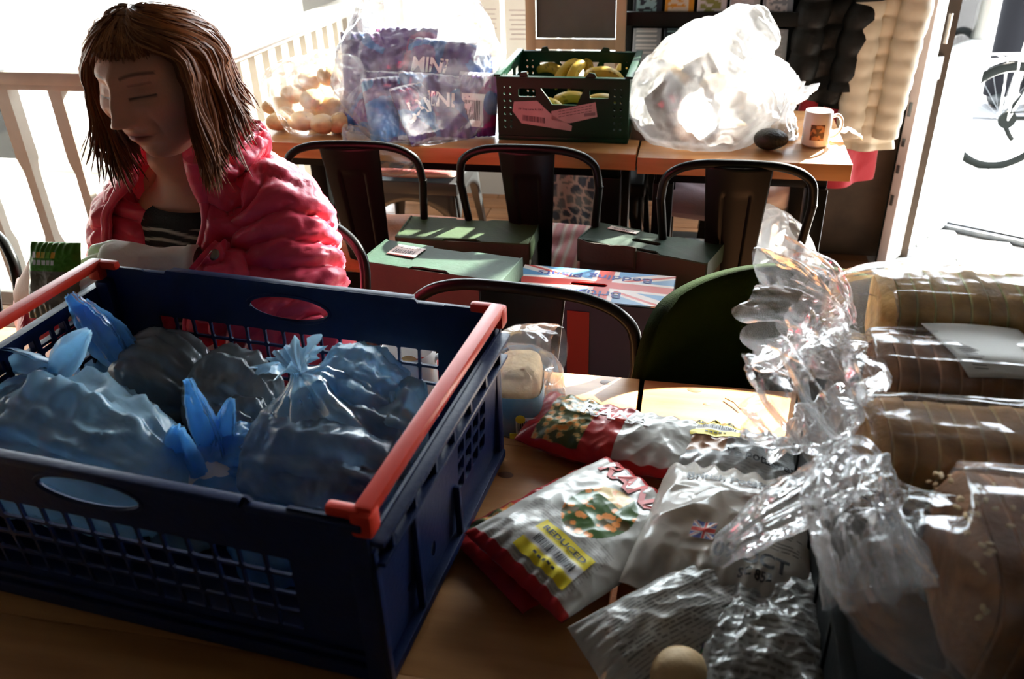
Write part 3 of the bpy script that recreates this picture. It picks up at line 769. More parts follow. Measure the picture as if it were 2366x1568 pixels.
# bananas
mat('banana', vcol=True, rough=.42, bump=.05, spec=.4)
def banana(c, a, size, tilt=0, bend=1.0, label='', flip=0, roll=0):
    P = []; rs = []
    n_ = 26
    for i in range(n_):
        t = i/(n_-1); th_ = lerp(-1.0, 1.0, t)*bend; P.append(Vector((sin(th_)*.075*size/ .075*.075, 0, (cos(th_)-.6)*.075*size)))
        if t < .12: r_ = lerp(.0035, .006, t/.12)
        elif t < .25: r_ = lerp(.006, .0165, smooth01((t-.12)/.13))
        elif t > .93: r_ = lerp(.011, .003, (t-.93)/.07)
        else: r_ = .0165-.0055*max(0, (t-.75)/.18)
        rs.append(r_*size)
    M = Matrix.Rotation(a, 3, 'Z') @ Matrix.Rotation(tilt, 3, 'Y') @ Matrix.Rotation(roll, 3, 'X')
    mb = MB(); rings = []; cols = []
    for i, p in enumerate(P):
        tt = (P[min(i+1, n_-1)]-P[max(i-1, 0)]).normalized(); x = Vector((0, 1, 0)); y = tt.cross(x)
        rings.append([Vector(c)+M @ (p+rs[i]*(cos(q_)*x+sin(q_)*y)*(1+.05*cos(5*q_))) for q_ in [2*PI*k/15 for k in range(15)]])
        t = i/(n_-1); cc = (.62, .40, .05) if .15 < t < .9 else ((.42, .40, .06) if t < .15 and t > .03 else (.08, .05, .02))
        for k in range(15):
            sp = noise.noise(Vector((t*30, k*1.3, size*9))); cols.append(tuple(v_*(.35 if sp > .5 else 1) for v_ in cc))
    mb.loft(rings); mb.c = cols; mb.hasc = True
    return single(mb.build('banana', 'banana'), label, 'banana', 'bananas in the green crate')
bz = .91
q = Q(1392, 165, .885); banana((q.x, q.y-.02, .855), R(2), 1.05, label='single curved banana lying at the right front of the green crate')
q = Q(1345, 150, .90); banana((q.x-.015, q.y, .86), R(70), 1.0, R(-30), label='upright banana of the bunch with its stem highest')
banana((q.x-.04, q.y+.02, .86), R(50), 1.0, R(-25), label='banana to the left in the upright bunch')
banana((q.x+.01, q.y+.05, .86), R(110), .95, R(-30), label='banana behind in the upright bunch')
q = Q(1440, 145, .88); banana((q.x-.01, q.y+.03, .815), R(80), 1.05, R(-35), label='banana tip pointing up in the far right corner of the crate')
q = Q(1265, 160, .88); banana((q.x, q.y+.03, .85), R(-20), .95, label='banana on the left under the clear film')
banana((GC.x, GC.y, .80), R(15), 1.05, label='banana lying deep in the middle of the crate'); banana((GC.x-.07, GC.y-.06, .80), R(-10), 1.0, label='banana seen through the front window of the crate'); banana((GC.x+.09, GC.y-.05, .81), R(20), 1.0, label='banana seen through the right slot of the crate')
# ---------------------------------------------------------------- plastic and food materials
film('clear_film', clear=.955, milk=(.8, .8, .82), rough=.12, bscale=14, gloss=.03, streak=.22, bd=.003)
film('loaf_film', clear=.94, milk=(.8, .8, .8), rough=.09, bscale=9, gloss=.03, streak=.10, bump=.7, bd=.003, face=.12)
film('milky_film', clear=.70, milk=(.93, .93, .93), rough=.2, bscale=9, gloss=.05, streak=.5, bd=.003, face=.5, tl_mix=.88)
film('frilled_film', clear=.92, milk=(.85, .85, .85), rough=.12, bscale=26, gloss=.06, streak=.3, bd=.003)
film('smoke_film', tint=(.75, .82, .9), clear=.66, milk=(.45, .65, .85), rough=.2, bscale=12, gloss=.06, streak=.4, bd=.003)
film('blue_film', tint=(.42, .72, .98), clear=.30, milk=(.26, .62, 1.0), rough=.25, bscale=14, gloss=.05, streak=.35, bd=.003)
film('pale_blue_film', tint=(.6, .78, .95), clear=.30, milk=(.50, .80, 1.0), rough=.25, bscale=11, gloss=.05, streak=.35, bd=.003)
film('printed_film', clear=.22, milk=(.72, .70, .64), rough=.2, bscale=12, gloss=.05, streak=.2, vcol=True, bd=.003)
film('grey_film', tint=(.6, .66, .70), clear=.42, milk=(.30, .37, .42), rough=.25, bscale=13, gloss=.06, streak=.3, bd=.003)
mat('pouch', vcol=True, rough=.30, spec=.45, bump=.22, bscale=13, btype='crumple', coat=.1)
mat('crust', vcol=True, rough=.7, bump=.5, bscale=120, spec=.15, vary=.35, vscale=35)
mat('bread_brown', (.30, .15, .06), .75, vary=.4, vscale=30, bump=.4, bscale=160)
mat('bread_pale', (.62, .42, .20), .75, vary=.3, vscale=40, bump=.3, bscale=160)
mat('potato', (.50, .33, .15), .6, vary=.3, vscale=30, bump=.3, bscale=120)
mat('avocado', (.018, .02, .012), .5, vary=.5, vscale=60, bump=.8, bscale=160)
mat('orange_skin', (.75, .2, .02), .45, bump=.3, bscale=250)
mat('packet_print', vcol=True, rough=.3, spec=.5, bump=.3, bscale=14, btype='crumple', coat=.08)

def bag(path, radii, n=96, m=90, pleat=(10, 0.0), plw=.16, pla=.38, crum=(.01, 14), seed=0, flat=(1, 1), open_end=False, up=(0, 0, 1), neck=None, frill=None, zmin=None, pl_pow=2):
    """film bag lofted along a path. neck: parameter 0..1 of the tie; frill: amplitude beyond the tie"""
    P = spline(path, m); rs = sval(radii, m); mb = MB(); rings = []; prev = None
    rnd = random.Random(seed); ph = [rnd.uniform(0, 6.28) for _ in range(6)]; nn = [7, 11, 17, 23, 5, 13]
    off = Vector((seed*3.7, seed*1.3, 0))
    for i in range(m):
        t = i/(m-1); a = P[max(i-1, 0)]; b = P[min(i+1, m-1)]; tt = (b-a).normalized()
        x = Vector(up) if prev is None else prev
        x = x-tt*x.dot(tt); x = x.normalized() if x.length > 1e-6 else tt.orthogonal().normalized(); prev = x; y = tt.cross(x)
        r0 = max(rs[i], .0012)
        if neck is not None:
            d = abs(t-neck); pa = math.exp(-(d/plw)**2)*pla
            if t > neck: pa = (frill or .45)*min(1, .45+(t-neck)/.2)
        else: pa = 0
        pa += pleat[1]
        ring = []
        for k in range(n):
            q_ = 2*PI*k/n
            w_ = sum((abs(sin(nn[j]*.5*q_+ph[j]+t*(1.5*j)))*2-1)*(.5 if j < 2 else .25) for j in range(4))
            r_ = r0*(1+pa*w_)
            if frill and neck is not None and t > neck:
                f = (t-neck)/(1-neck); r_ *= 1+.5*f*noise.noise(Vector((cos(q_)*1.5, sin(q_)*1.5, seed+f*2)))
            p = P[i]+r_*(flat[0]*cos(q_)*x+flat[1]*sin(q_)*y)
            am = crum[0]*min(1, r0/.03)
            nrm = (p-P[i]).normalized() if (p-P[i]).length > 1e-6 else x
            p = p+nrm*am*ridge(p+off, crum[1], 3)
            if frill and t > (neck or 1): p = p+tt*(.6*r0*noise.noise(Vector((cos(q_)*3, sin(q_)*3, seed*2.0)))*(t-neck)/(1-neck))
            if zmin is not None and p.z < zmin: p.z = zmin+.0004*sin(k)
            ring.append(p)
        rings.append(ring)
    mb.loft(rings, cap=False)
    return mb
def pouch(c, rz, w, l, h, colfn, nu=110, nv=90, crum=(.006, 18), seed=0, tilt=(0, 0), zmin=None, pw=.5, side=.0, bend=None):
    """pillow packet; a along w, b along l. returns mesh and surface function for print"""
    M = Matrix.Rotation(rz, 3, 'Z') @ Matrix.Rotation(tilt[0], 3, 'X') @ Matrix.Rotation(tilt[1], 3, 'Y'); c = Vector(c)
    def S(a, b, sgn=1, lift=0):
        x, y = 2*a-1, 2*b-1
        hh = (max(0, 1-abs(x)**2.6)*max(0, 1-abs(y)**2.4))**pw
        xx = x*(1-.10*hh*(1-abs(y))) ; yy = y*(1-.05*hh)
        z = sgn*h/2*hh
        e = ridge(Vector((x*w*.5, y*l*.5, sgn*.3+seed)), crum[1], 3)*crum[0]
        e += .35*crum[0]*sin(x*26+4*noise.noise(Vector((x, y, seed))))*smooth01((abs(y)-.55)/.4)
        z += e*(1 if sgn > 0 else .5)*min(1, .35+hh)
        z += (bend(x, y) if bend else 0)
        p = c+M @ Vector((xx*w/2, yy*l/2, z+lift))
        if zmin is not None and p.z < zmin+(.0008 if sgn > 0 else 0): p.z = zmin+(.0012 if sgn > 0 else 0)
        return p
    mb = MB()
    mb.grid(lambda a, b: S(a, b, 1), nu, nv, col=lambda a, b: colfn(a, b, 1))
    mb.grid(lambda a, b: S(a, b, -1), nu//2, nv//2, col=lambda a, b: colfn(a, b, -1))
    return mb, S

# ---------------------------------------------------------------- tied blue bags in the crate
ZT = .757
def contents(name, c, r, m, label, cat, seed=0, M=None, group=None):
    def fn(p): return p*(1+.12*noise.noise(p*22+Vector((seed, 0, 0))))
    mb = MB().ball(c, r, 24, 16, fn=fn, M=M)
    return single(mb.build(name, m), label, cat, group)
def ear(mb, base, tip, w, seed, n=14, curl=.3, droop=.0, w0=.22):
    """one knotted handle end: a creased flame-shaped strip of film, double layered"""
    base, tip = Vector(base), Vector(tip); d = tip-base; L = d.length; t = d.normalized(); s = t.cross(Vector((0.3, .9, .1))).normalized(); nrm = s.cross(t)
    def f(a, b):
        ww = w*(sin(PI*min(1, b*.82+.10))**.8)*(1-.3*b) + w*w0*(1-b)
        x = 2*a-1
        rg = ridge(Vector((a*3, b*4, seed)), 1.4, 3)
        fold = cos(x*PI*1.5+seed)*.28*ww*(1-.3*b)+rg*.10*w
        rag = .10*w*noise.noise(Vector((a*6, seed, 0)))*b
        p = base+t*(L*b+rag)+s*(x*ww+.35*curl*w*sin(b*2.5+seed))+nrm*(fold+curl*w*b*b)
        p.z -= droop*b*b
        return p
    mb.grid(f, 22, 30)
    def g(a, b): return f(a, b)+nrm*(.004+.006*sin(PI*a)*(1-b))
    mb.grid(g, 22, 30)
BLUE = 'tied blue bags in the crate'
def blue_bag(label, path, radii, seed, m='blue_film', neck=None, flat=(1, 1), ears=(), crum=(.015, 22), up=(0, 0, 1), frill=.5, group=BLUE, nm='tied_bag', cat='bag', zmin=ZT):
    mb = bag(path, [r_*1.17 for r_ in radii], n=90, m=80, crum=crum, seed=seed, flat=flat, neck=neck if neck else 1.0, up=up, frill=frill if neck else None, zmin=zmin, plw=.34 if neck else .75, pla=.38 if neck else .24)
    for e in ears: ear(mb, *e)
    o = mb.build(nm, m, ang=80)
    return single(o, label, cat, group)
def pt(px, py, z): return Q(px, py, z)
# big pale bag at the left, knot rising
k = pt(130, 860, .92)
blue_bag('largest pale blue bag, lying along the left of the crate with a pointed knot', [k+Vector((.22, -.11, -.085)), k+Vector((.19, -.10, -.085)), k+Vector((.10, -.075, -.072)), k+Vector((.0, -.05, -.065)), k+Vector((-.03, -.02, -.045)), k+Vector((-.004, 0, .0))],
         [.004, .045, .064, .070, .036, .007], 3, 'pale_blue_film', ears=[(k+Vector((-.005, 0, -.005)), Q(190, 770, .985), .022, 1.0), (k+Vector((-.005, 0, 0)), k+Vector((-.14, -.01, .015)), .03, 2.2)], flat=(.9, 1.0))
contents('bread_roll', k+Vector((.20, -.06, -.10)), (.09, .05, .045), 'white_cloth', 'pale wrapped roll inside the largest pale blue bag', 'bread', 1)
k = pt(215, 800, .94)
blue_bag('blue bag in the far left corner, its open frill pointing up', [Q(290, 850, .86)+Vector((0, .0, -.05)), Q(270, 850, .87), Q(225, 800, .90), Q(185, 745, .945), Q(150, 705, .975)], [.004, .014, .034, .040, .044], 5, 'blue_film', flat=(.55, 1), crum=(.010, 20), open_end=True) if False else None
mb = MB(); ear(mb, Q(283, 848, .875), Q(135, 700, .975), .048, 3.1, curl=.25, w0=.05); ear(mb, Q(283, 848, .875), Q(175, 705, .97), .05, 4.4, curl=.1, w0=.05)
k = Q(300, 880, .83)
mb2 = bag([k+Vector((.02, .0, .035)), k+Vector((-.02, .02, .01)), k+Vector((-.07, .03, -.02)), k+Vector((-.11, .03, -.03))], [.004, .03, .04, .004], n=70, m=50, crum=(.008, 18), seed=8, zmin=ZT)
mb.add(mb2.v, mb2.f)
single(mb.build('tied_bag', 'blue_film', ang=80), 'deep blue bag in the far left corner with its frill standing up', 'bag', BLUE)
# grey-brown bag behind (350, 850)
k = Q(350, 860, .86)
blue_bag('grey blue bag with white creases at the back beside the left frill', [k+Vector((-.06, .0, -.01)), k+Vector((-.035, .0, -.01)), k+Vector((.01, -.005, -.012)), k+Vector((.05, -.01, -.03)), k+Vector((.065, -.01, -.04))], [.004, .035, .052, .036, .003], 11, 'grey_film', up=(0, 1, 0), crum=(.014, 14))
contents('bread_roll', k+Vector((.005, .0, -.012)), (.05, .035, .035), 'bread_brown', 'dark roll inside the grey blue bag at the back', 'bread', 3)
k = Q(525, 905, .855)
blue_bag('brownish bag in the middle of the back row below the mesh', [k+Vector((-.06, .0, .005)), k+Vector((-.04, .0, .0)), k+Vector((.0, .0, -.01)), k+Vector((.04, -.01, -.025)), k+Vector((.055, -.015, -.04))], [.003, .034, .048, .034, .003], 13, 'grey_film', up=(0, 1, 0))
contents('bread_roll', k+Vector((0, 0, -.01)), (.048, .035, .035), 'bread_brown', 'brown roll inside the bag in the middle of the back row', 'bread', 5)
# standing bright blue knot (450, 960)
k = Q(500, 1060, .85)
mb = MB(); ear(mb, k+Vector((.0, -.0, -.02)), Q(415, 885, .95), .036, 1.6, curl=.2); ear(mb, k+Vector((0, 0, -.0)), Q(520, 925, .93), .018, 2.7, curl=.3); ear(mb, k+Vector((-.03, -.02, -.02)), Q(400, 1000, .93), .028, 5.7, curl=.2)
mb2 = bag([k+Vector((-.01, .0, .02)), k+Vector((-.01, -.01, -.01)), k+Vector((.01, -.02, -.045)), k+Vector((.02, -.03, -.08))], [.006, .024, .045, .004], n=70, m=50, crum=(.010, 18), seed=9, zmin=ZT)
mb.add(mb2.v, mb2.f)
single(mb.build('tied_bag', 'blue_film', ang=80), 'bright blue bag standing in the middle with a tall pointed knot', 'bag', BLUE)
k = Q(555, 1000, .83)
blue_bag('small dark bag with silvery creases wedged in the middle', [k+Vector((-.04, .01, .01)), k+Vector((-.025, .005, .005)), k+Vector((.01, .0, -.005)), k+Vector((.035, -.005, -.02))], [.003, .026, .032, .004], 17, 'grey_film', up=(0, 1, 0), crum=(.014, 22))
contents('bread_roll', k+Vector((0, 0, -.0)), (.03, .022, .024), 'bread_brown', 'dark roll inside the small bag wedged in the middle', 'bread', 7)
# upright bag with small rosette knot (690, 850)
k = Q(690, 850, .945)
blue_bag('upright pale blue bag with a small rosette knot', [k+Vector((.035, -.02, -.15)), k+Vector((.03, -.015, -.11)), k+Vector((.025, -.01, -.065)), k+Vector((.012, -.004, -.025)), k+Vector((0, 0, -.005)), k+Vector((-.006, .0, .018))],
         [.01, .066, .070, .036, .006, .02], 19, 'pale_blue_film', neck=.80, frill=.6, up=(1, 0, 0))
contents('bread_roll', k+Vector((.03, -.012, -.085)), (.045, .04, .045), 'bread_pale', 'pale roll inside the upright bag with the rosette knot', 'bread', 9)
k = Q(760, 850, .93)
blue_bag('flat topped blue bag behind the upright one by the mesh', [k+Vector((-.03, .0, -.01)), k+Vector((-.015, .0, -.02)), k+Vector((.03, -.002, -.035)), k+Vector((.07, -.01, -.05)), k+Vector((.085, -.01, -.06))], [.004, .03, .043, .035, .003], 23, 'pale_blue_film', up=(0, 1, 0))
# the wide brown bag near right (770, 1050)
k = Q(760, 1060, .86)
blue_bag('wide blue bag of brown bread nearest the red bar', [k+Vector((-.085, .01, .0)), k+Vector((-.075, .008, .0)), k+Vector((-.03, .0, .0)), k+Vector((.03, -.005, -.005)), k+Vector((.075, -.01, -.012)), k+Vector((.088, -.01, -.014))],
         [.006, .042, .050, .052, .040, .003], 29, 'smoke_film', up=(0, 0, 1), flat=(.9, 1.15), ears=[(k+Vector((.08, .0, -.01)), Q(895, 905, .93), .012, 2.0), (k+Vector((.08, -.01, -.01)), Q(950, 1080, .86), .018, 3.0)])
contents('bread_loaf', k+Vector((-.003, .0, -.004)), (.078, .046, .036), 'bread_brown', 'brown loaf inside the wide blue bag near the red bar', 'bread', 11)
k = Q(930, 985, .87)
blue_bag('round grey blue bag under the right red bar', [k+Vector((-.045, .01, .0)), k+Vector((-.03, .005, .0)), k+Vector((.0, .0, -.01)), k+Vector((.03, -.0, -.02))], [.003, .035, .044, .004], 31, 'pale_blue_film', up=(0, 1, 0), crum=(.012, 18))
contents('bread_roll', k+Vector((-.005, 0, -.01)), (.03, .03, .03), 'potato', 'dim roll inside the round bag under the right red bar', 'bread', 13)
k = Q(580, 1085, .82)
blue_bag('low teal bag in front of the standing knot', [k+Vector((-.05, .0, -.01)), k+Vector((-.03, .0, -.005)), k+Vector((.02, .0, -.005)), k+Vector((.06, .01, -.01))], [.003, .036, .042, .004], 37, 'blue_film', up=(0, 1, 0))
k = Q(730, 1140, .83)
blue_bag('small blue knot at the bottom right corner of the crate', [k+Vector((.05, .02, -.05)), k+Vector((.03, .01, -.04)), k+Vector((.01, .0, -.02)), k+Vector((0, 0, -.008)), k+Vector((-.004, -.004, .008))], [.004, .03, .02, .006, .018], 41, 'blue_film', neck=.75, frill=.6, up=(1, 0, 0))
for (px, py, z, s, wh) in ((120, 1010, .80, 43, 'farthest left'), (300, 1120, .79, 47, 'under the near handle hole'), (450, 1160, .79, 51, 'in the middle'), (650, 1230, .79, 53, 'right of the middle'), (860, 1100, .80, 57, 'nearest the right red bar')):
    k = Q(px, py, z)
    blue_bag('dim blue bag at the crate bottom, '+wh, [k+Vector((-.06, .0, 0)), k+Vector((-.04, .0, 0)), k+Vector((.02, .0, .0)), k+Vector((.055, .01, .0))], [.003, .032, .036, .004], s, 'pale_blue_film' if s % 4 == 3 else 'blue_film', up=(0, 1, 0), group='bags at the bottom of the crate')

# ---------------------------------------------------------------- black bread crate at the right
bk = thing('bread_crate', 'black plastic crate under the loaves at the right edge', 'crate', (.48, .72, .751))
BX0, BX1, BY0, BY1, BZ = .158, .80, .40, 1.02, .905
for (nm, c, d) in (('side_panel', ((BX0+BX1)/2, BY0, (BZ+.751)/2), (BX1-BX0, .006, BZ-.751)), ('side_panel', ((BX0+BX1)/2, BY1, (BZ+.751)/2), (BX1-BX0, .006, BZ-.751)),
                   ('end_panel', (BX0, (BY0+BY1)/2, (BZ+.751)/2), (.006, BY1-BY0, BZ-.751)), ('end_panel', (BX1, (BY0+BY1)/2, (BZ+.751)/2), (.006, BY1-BY0, BZ-.751)), ('base', ((BX0+BX1)/2, (BY0+BY1)/2, .756), (BX1-BX0, BY1-BY0, .008))):
    MB().box(c, d, bev=.0015).build(nm, 'black_plastic', bk)
m = MB()
m.box(((BX0+BX1)/2, BY0-.004, BZ-.005), (BX1-BX0+.02, .014, .010), bev=.003); m.box(((BX0+BX1)/2, BY1+.004, BZ-.005), (BX1-BX0+.02, .014, .010), bev=.003)
m.box((BX0-.004, (BY0+BY1)/2, BZ-.005), (.014, BY1-BY0+.02, .010), bev=.003); m.box((BX1+.004, (BY0+BY1)/2, BZ-.005), (.014, BY1-BY0+.02, .010), bev=.003)
for k in range(8): m.box((BX0-.003, BY0+.04+k*.075, (BZ+.751)/2), (.005, .006, BZ-.77), bev=.001)
m.build('rim', 'black_plastic', bk)

# ---------------------------------------------------------------- bagged loaves
def loaf(label, A, B, w, h, crustc, seed, ns=14, film_='loaf_film', seeds=False, neckp=None, neck_r=.008, frill_path=None, frill_r=(.006, .02, .04, .05), grp='bagged sliced loaves', th=None):
    """A: centre of the left end, B: towards the right; slices across"""
    A, B = Vector(A), Vector(B); d = (B-A); L = d.length; t = d.normalized(); up = Vector((0, 0, 1)); up = (up-t*up.dot(t)).normalized(); sd = up.cross(t)
    root = thing('bread_loaf', label, 'bread', A.lerp(B, .5)-Vector((0, 0, h/2)), 0, grp)
    sl = L/ns; rnd = random.Random(seed)
    for i in range(ns):
        mb = MB(); rings = []; cols = []
        dz = rnd.uniform(-.0015, .0015); dw = 1+rnd.uniform(-.015, .015); lean = rnd.uniform(-.002, .002)
        prof = []
        n_ = 36
        for k in range(n_):
            a = 2*PI*k/n_; ca, sa = cos(a), sin(a); e = .42
            x = (abs(ca)**e)*(1 if ca > 0 else -1); y = (abs(sa)**e)*(1 if sa > 0 else -1)
            if y > 0: x *= 1+.05*y*(1-y)*4*.6; y *= 1-.10*x*x
            else: x *= .95
            prof.append((x*w/2*dw, y*h/2*dw))
        for j, (f, q_) in enumerate(((.0, .965 if i else .55), (.09, 1 if i else .80), (.91, 1), (1.0, .965))):
            c = A+t*(sl*(i+f))
            rings.append([c+sd*(x*q_)+up*(y*q_+dz+lean*f) for x, y in prof])
            for x, y in prof:
                nn = .8+.35*noise.noise(Vector((x*60+i, y*60, f*3+seed)))
                edge = .55 if j in (0, 3) else 1
                base = crustc if j in (1, 2) or i in (0, ns-1) else tuple(min(1, q2*1.9+.1) for q2 in crustc)
                cols.append(tuple(q2*nn for q2 in base))
        mb.loft(rings); mb.c = cols; mb.hasc = True
        mb.build('bread_slice', 'crust', root, ang=50)
    if seeds:
        mb = MB(); 
        for i in range(320):
            a = rnd.uniform(.0, PI); x = cos(a); yv = sin(a); f = rnd.random()
            p = A+t*(L*f)+sd*(x*w/2*.98)+up*((abs(yv)**.42)*h/2*(1-.1*x*x)+.001)
            mb.ball(p, (.004, .0022, .0014), 6, 3, M=Matrix.Rotation(rnd.uniform(0, 3), 3, 'Z'))
        mb.build('seed_topping', 'bread_pale', root, kind='stuff')
    # bag round it
    neckp = Vector(neckp) if neckp is not None else A-t*.05
    fp = [Vector(p) for p in frill_path]
    path = [B+t*.02, B, A.lerp(B, .6), A.lerp(B, .25), A, A.lerp(neckp, .5), neckp]+fp
    radii = [.5, .545, .535, .535, .50, .27, neck_r/w]+[r_/w for r_ in frill_r]
    n_, m_ = 110, 120
    P = spline(path, m_); rs = sval(radii, m_); nk = 6/(len(path)-1)
    mb = MB(); rings = []; ph = [rnd.uniform(0, 6.28) for _ in range(8)]
    prev = None
    for i in range(m_):
        tt = (P[min(i+1, m_-1)]-P[max(i-1, 0)]).normalized(); tpar = i/(m_-1)
        u_ = up if prev is None else prev
        u_ = (u_-tt*u_.dot(tt)).normalized(); prev = u_; s_ = u_.cross(tt)
        sq = smooth01((nk*.93-tpar)/.15)       # squareness, fades to round at the neck
        r_ = max(rs[i], .004)*w; asp = lerp(1.0, h/w, sq)
        ring = []
        for k in range(n_):
            a = 2*PI*k/n_; ca, sa = cos(a), sin(a); e = lerp(1, .5, sq)
            x = (abs(ca)**e)*(1 if ca > 0 else -1); y = (abs(sa)**e)*(1 if sa > 0 else -1)
            pa = .30*math.exp(-((tpar-nk)/.10)**2)
            wv = sum((abs(sin((5+3*j)*.5*a+ph[j]+tpar*3*j))*2-1)*.35 for j in range(4))
            q_ = 1+pa*wv
            if tpar > nk:
                f = (tpar-nk)/(1-nk); q_ = 1+wv*(.30+.25*f)+f*.4*noise.noise(Vector((ca*1.7, sa*1.7, seed+f)))
            p = P[i]+s_*(x*r_*q_)+u_*(y*r_*asp*q_)
            am = .0045*sq+.004*(1-sq)
            # long stretch folds along the loaf, thin film everywhere
            lf = ridge(Vector((tpar*2.2, ca*2.4+seed, sa*2.4)), 1.3, 3)
            nrm = (p-P[i]).normalized()
            p = p+nrm*(am*lf+(.006*ridge(p*1.0+Vector((seed, 0, 0)), 20, 3) if sq < .5 else .0015*ridge(p, 25, 2)))
            if tpar > nk: p = p+tt*(.5*r_*noise.noise(Vector((ca*2.6, sa*2.6, seed*2.0)))*f)
            ring.append(p)
        rings.append(ring)
    cut = [i for i in range(m_) if i/(m_-1) <= nk+.01]
    mb.loft(rings[:len(cut)], cap=False); b1 = mb.build('loaf_bag', film_, root, ang=80)
    m2 = MB().loft(rings[len(cut)-1:], cap=False); m2.build('gathered_end', 'frilled_film', b1, ang=80, root=root)
    return root, b1, (A, t, sd, up, L)
n1 = Q(1968, 772, .975)
a1 = Q(2010, 735, .985)+Vector((.0, .02, .0))
loaf('sliced white loaf farthest back, pale gold crust', a1+Vector((.008, .01, -.012)), a1+Vector((.33, .005, -.005)), .115, .10, (.80, .48, .17), 2, ns=17, neckp=n1, frill_path=[Q(1930, 745, .985), Q(1870, 710, .99), Q(1790, 690, .985)], frill_r=(.018, .042, .052))
n2 = Q(1950, 852, .965)
a2 = Q(1990, 850, .97)
lr2, lb2, fr2 = loaf('dark sliced loaf second from the back with a long paper label', a2+Vector((.01, .002, -.012)), a2+Vector((.35, .002, -.012)), .10, .085, (.36, .16, .065), 3, ns=17, neckp=n2, frill_path=[Q(1915, 830, .985), Q(1870, 810, .99), Q(1840, 795, 1.0)], frill_r=(.014, .024, .028))
A_, t_, sd_, up_, L_ = fr2
lbm = MB().grid(lambda a, b: A_+t_*(.055+.10*a+.03*b)-sd_*(-.048+.096*b)*1.0+up_*(.0465+.003*sin(a*3)-.010*max(0, b-.72)*3) if True else None, 20, 16)
lb = lbm.build('paper_label', 'paper', lr2, thick=.0006)
mb = MB()
for r_ in range(9):
    for k in range(1):
        b0 = .52+r_*.045; mb.add([A_+t_*(.055+.10*a+.03*b)-sd_*(-.048+.096*b)+up_*(.0478+.003*sin(a*3)-.010*max(0, b-.72)*3) for a, b in ((.1, b0), (.9, b0+.01), (.9, b0+.022), (.1, b0+.012))], [(0, 1, 2, 3)])
mb.build('print', 'ink', lb, smooth=False, root=lr2)
n3 = Q(1935, 1030, .955); a3 = Q(1990, 1005, .965)
loaf('sliced loaf third from the back under bright stretched film', a3+Vector((.0, .0, -.018)), a3+Vector((.33, .0, -.01)), .10, .085, (.60, .31, .11), 5, ns=16, neckp=n3, frill_path=[Q(1915, 990, .97), Q(1880, 940, .99), Q(1860, 890, .985)], frill_r=(.024, .044, .048))
n4 = Q(2050, 1150, .975); a4 = Q(2100, 1180, .97)
loaf('big seeded dark loaf nearest the camera at the right edge', a4+Vector((.02, -.045, -.02)), a4+Vector((.30, -.05, -.02)), .165, .125, (.30, .125, .045), 7, ns=14, seeds=True, neckp=n4, neck_r=.010, frill_path=[Q(1990, 1120, 1.0), Q(1970, 1170, 1.0), Q(2010, 1280, .99), Q(2040, 1370, .97)], frill_r=(.022, .024, .026, .026))
# second strand of loose film from the third loaf hanging towards the table
blue_bag('loose clear film trailing over the potato bag', [Q(2030, 1110, .985), Q(1960, 1085, .985), Q(1890, 1130, .96), Q(1800, 1180, .94), Q(1725, 1225, .91), Q(1665, 1270, .88)], [.012, .028, .026, .022, .018, .014], 61, 'frilled_film', up=(0, 0, 1), flat=(.45, 1.2), crum=(.012, 16), group=None, nm='plastic_film', cat='plastic', zmin=.80)
# ---------------------------------------------------------------- the woman
mat('skin', vcol=True, rough=.5, spec=.4, bump=.12, bscale=220, sub=.15)
mat('pink_puffer', (.86, .055, .12), .36, spec=.5, bump=.35, bscale=55, sheen=.15, vary=.08, vscale=10)
mat('hair_brown', (.24, .085, .03), .5, spec=.22, vary=.35, vscale=90, stretch=(1, 1, .12))
mat('hair_light', (.46, .18, .065), .45, spec=.35, vary=.35, vscale=60)
mat('knit_stripe', vcol=True, rough=.9, bump=.3, bscale=300)
mat('glove_white', (.85, .80, .74), .6, bump=.5, bscale=45, sheen=.1)
mat('trousers', (.02, .022, .03), .9)
mat('zip_metal', (.3, .25, .2), .3, metal=1)
woman = thing('person', 'brown-haired woman in a pink quilted jacket looking down, a packet in her white-gloved hand', 'person', (-.87, 1.27, 0))
FW = Vector((-.12, -.993, 0)).normalized(); LF = Vector((-FW.y, FW.x, 0)); UPV = Vector((0, 0, 1))
# head -----------------------------------------------------------------
HC = Vector((-.764, 1.14, 1.208)); fh = Vector((-.09, -.995, 0)).normalized(); hp_ = R(7)
Fh = cos(hp_)*fh-sin(hp_)*UPV; Uh = cos(hp_)*UPV+sin(hp_)*fh; Rh = Fh.cross(Uh)
rl = R(-3); Rh2 = cos(rl)*Rh+sin(rl)*Uh; Uh = -sin(rl)*Rh+cos(rl)*Uh; Rh = Rh2
def HP(x, y, z): return HC+Rh*x+Fh*y+Uh*z
DEF = []
def dfm(c, s, d, sym=True):
    DEF.append((c, s, d))
    if sym and abs(c[0]) > 1e-6: DEF.append(((-c[0], c[1], c[2]), s, (-d[0], d[1], d[2])))
dfm((.030, .085, .030), (.024, .04, .009), (0, .008, 0))          # brow
dfm((.031, .085, .010), (.018, .04, .013), (0, -.017, 0))         # sockets
dfm((.031, .075, .0085), (.0135, .03, .0095), (0, .0125, 0))       # closed lids over the eyeballs
dfm((.031, .085, .0005), (.013, .04, .0018), (0, -.0025, -.001))  # lash crease
dfm((.034, .08, -.012), (.013, .04, .005), (0, .002, 0))          # bags
dfm((0, .09, .012), (.008, .05, .020), (0, .010, 0))              # bridge
dfm((0, .09, -.012), (.0085, .05, .016), (0, .016, 0))
dfm((0, .09, -.027), (.011, .05, .0085), (0, .018, -.002))        # tip
dfm((.0115, .09, -.031), (.0065, .05, .006), (.002, .011, 0))     # wings
dfm((.006, .10, -.0365), (.0035, .05, .0025), (0, -.005, .002))   # nostrils
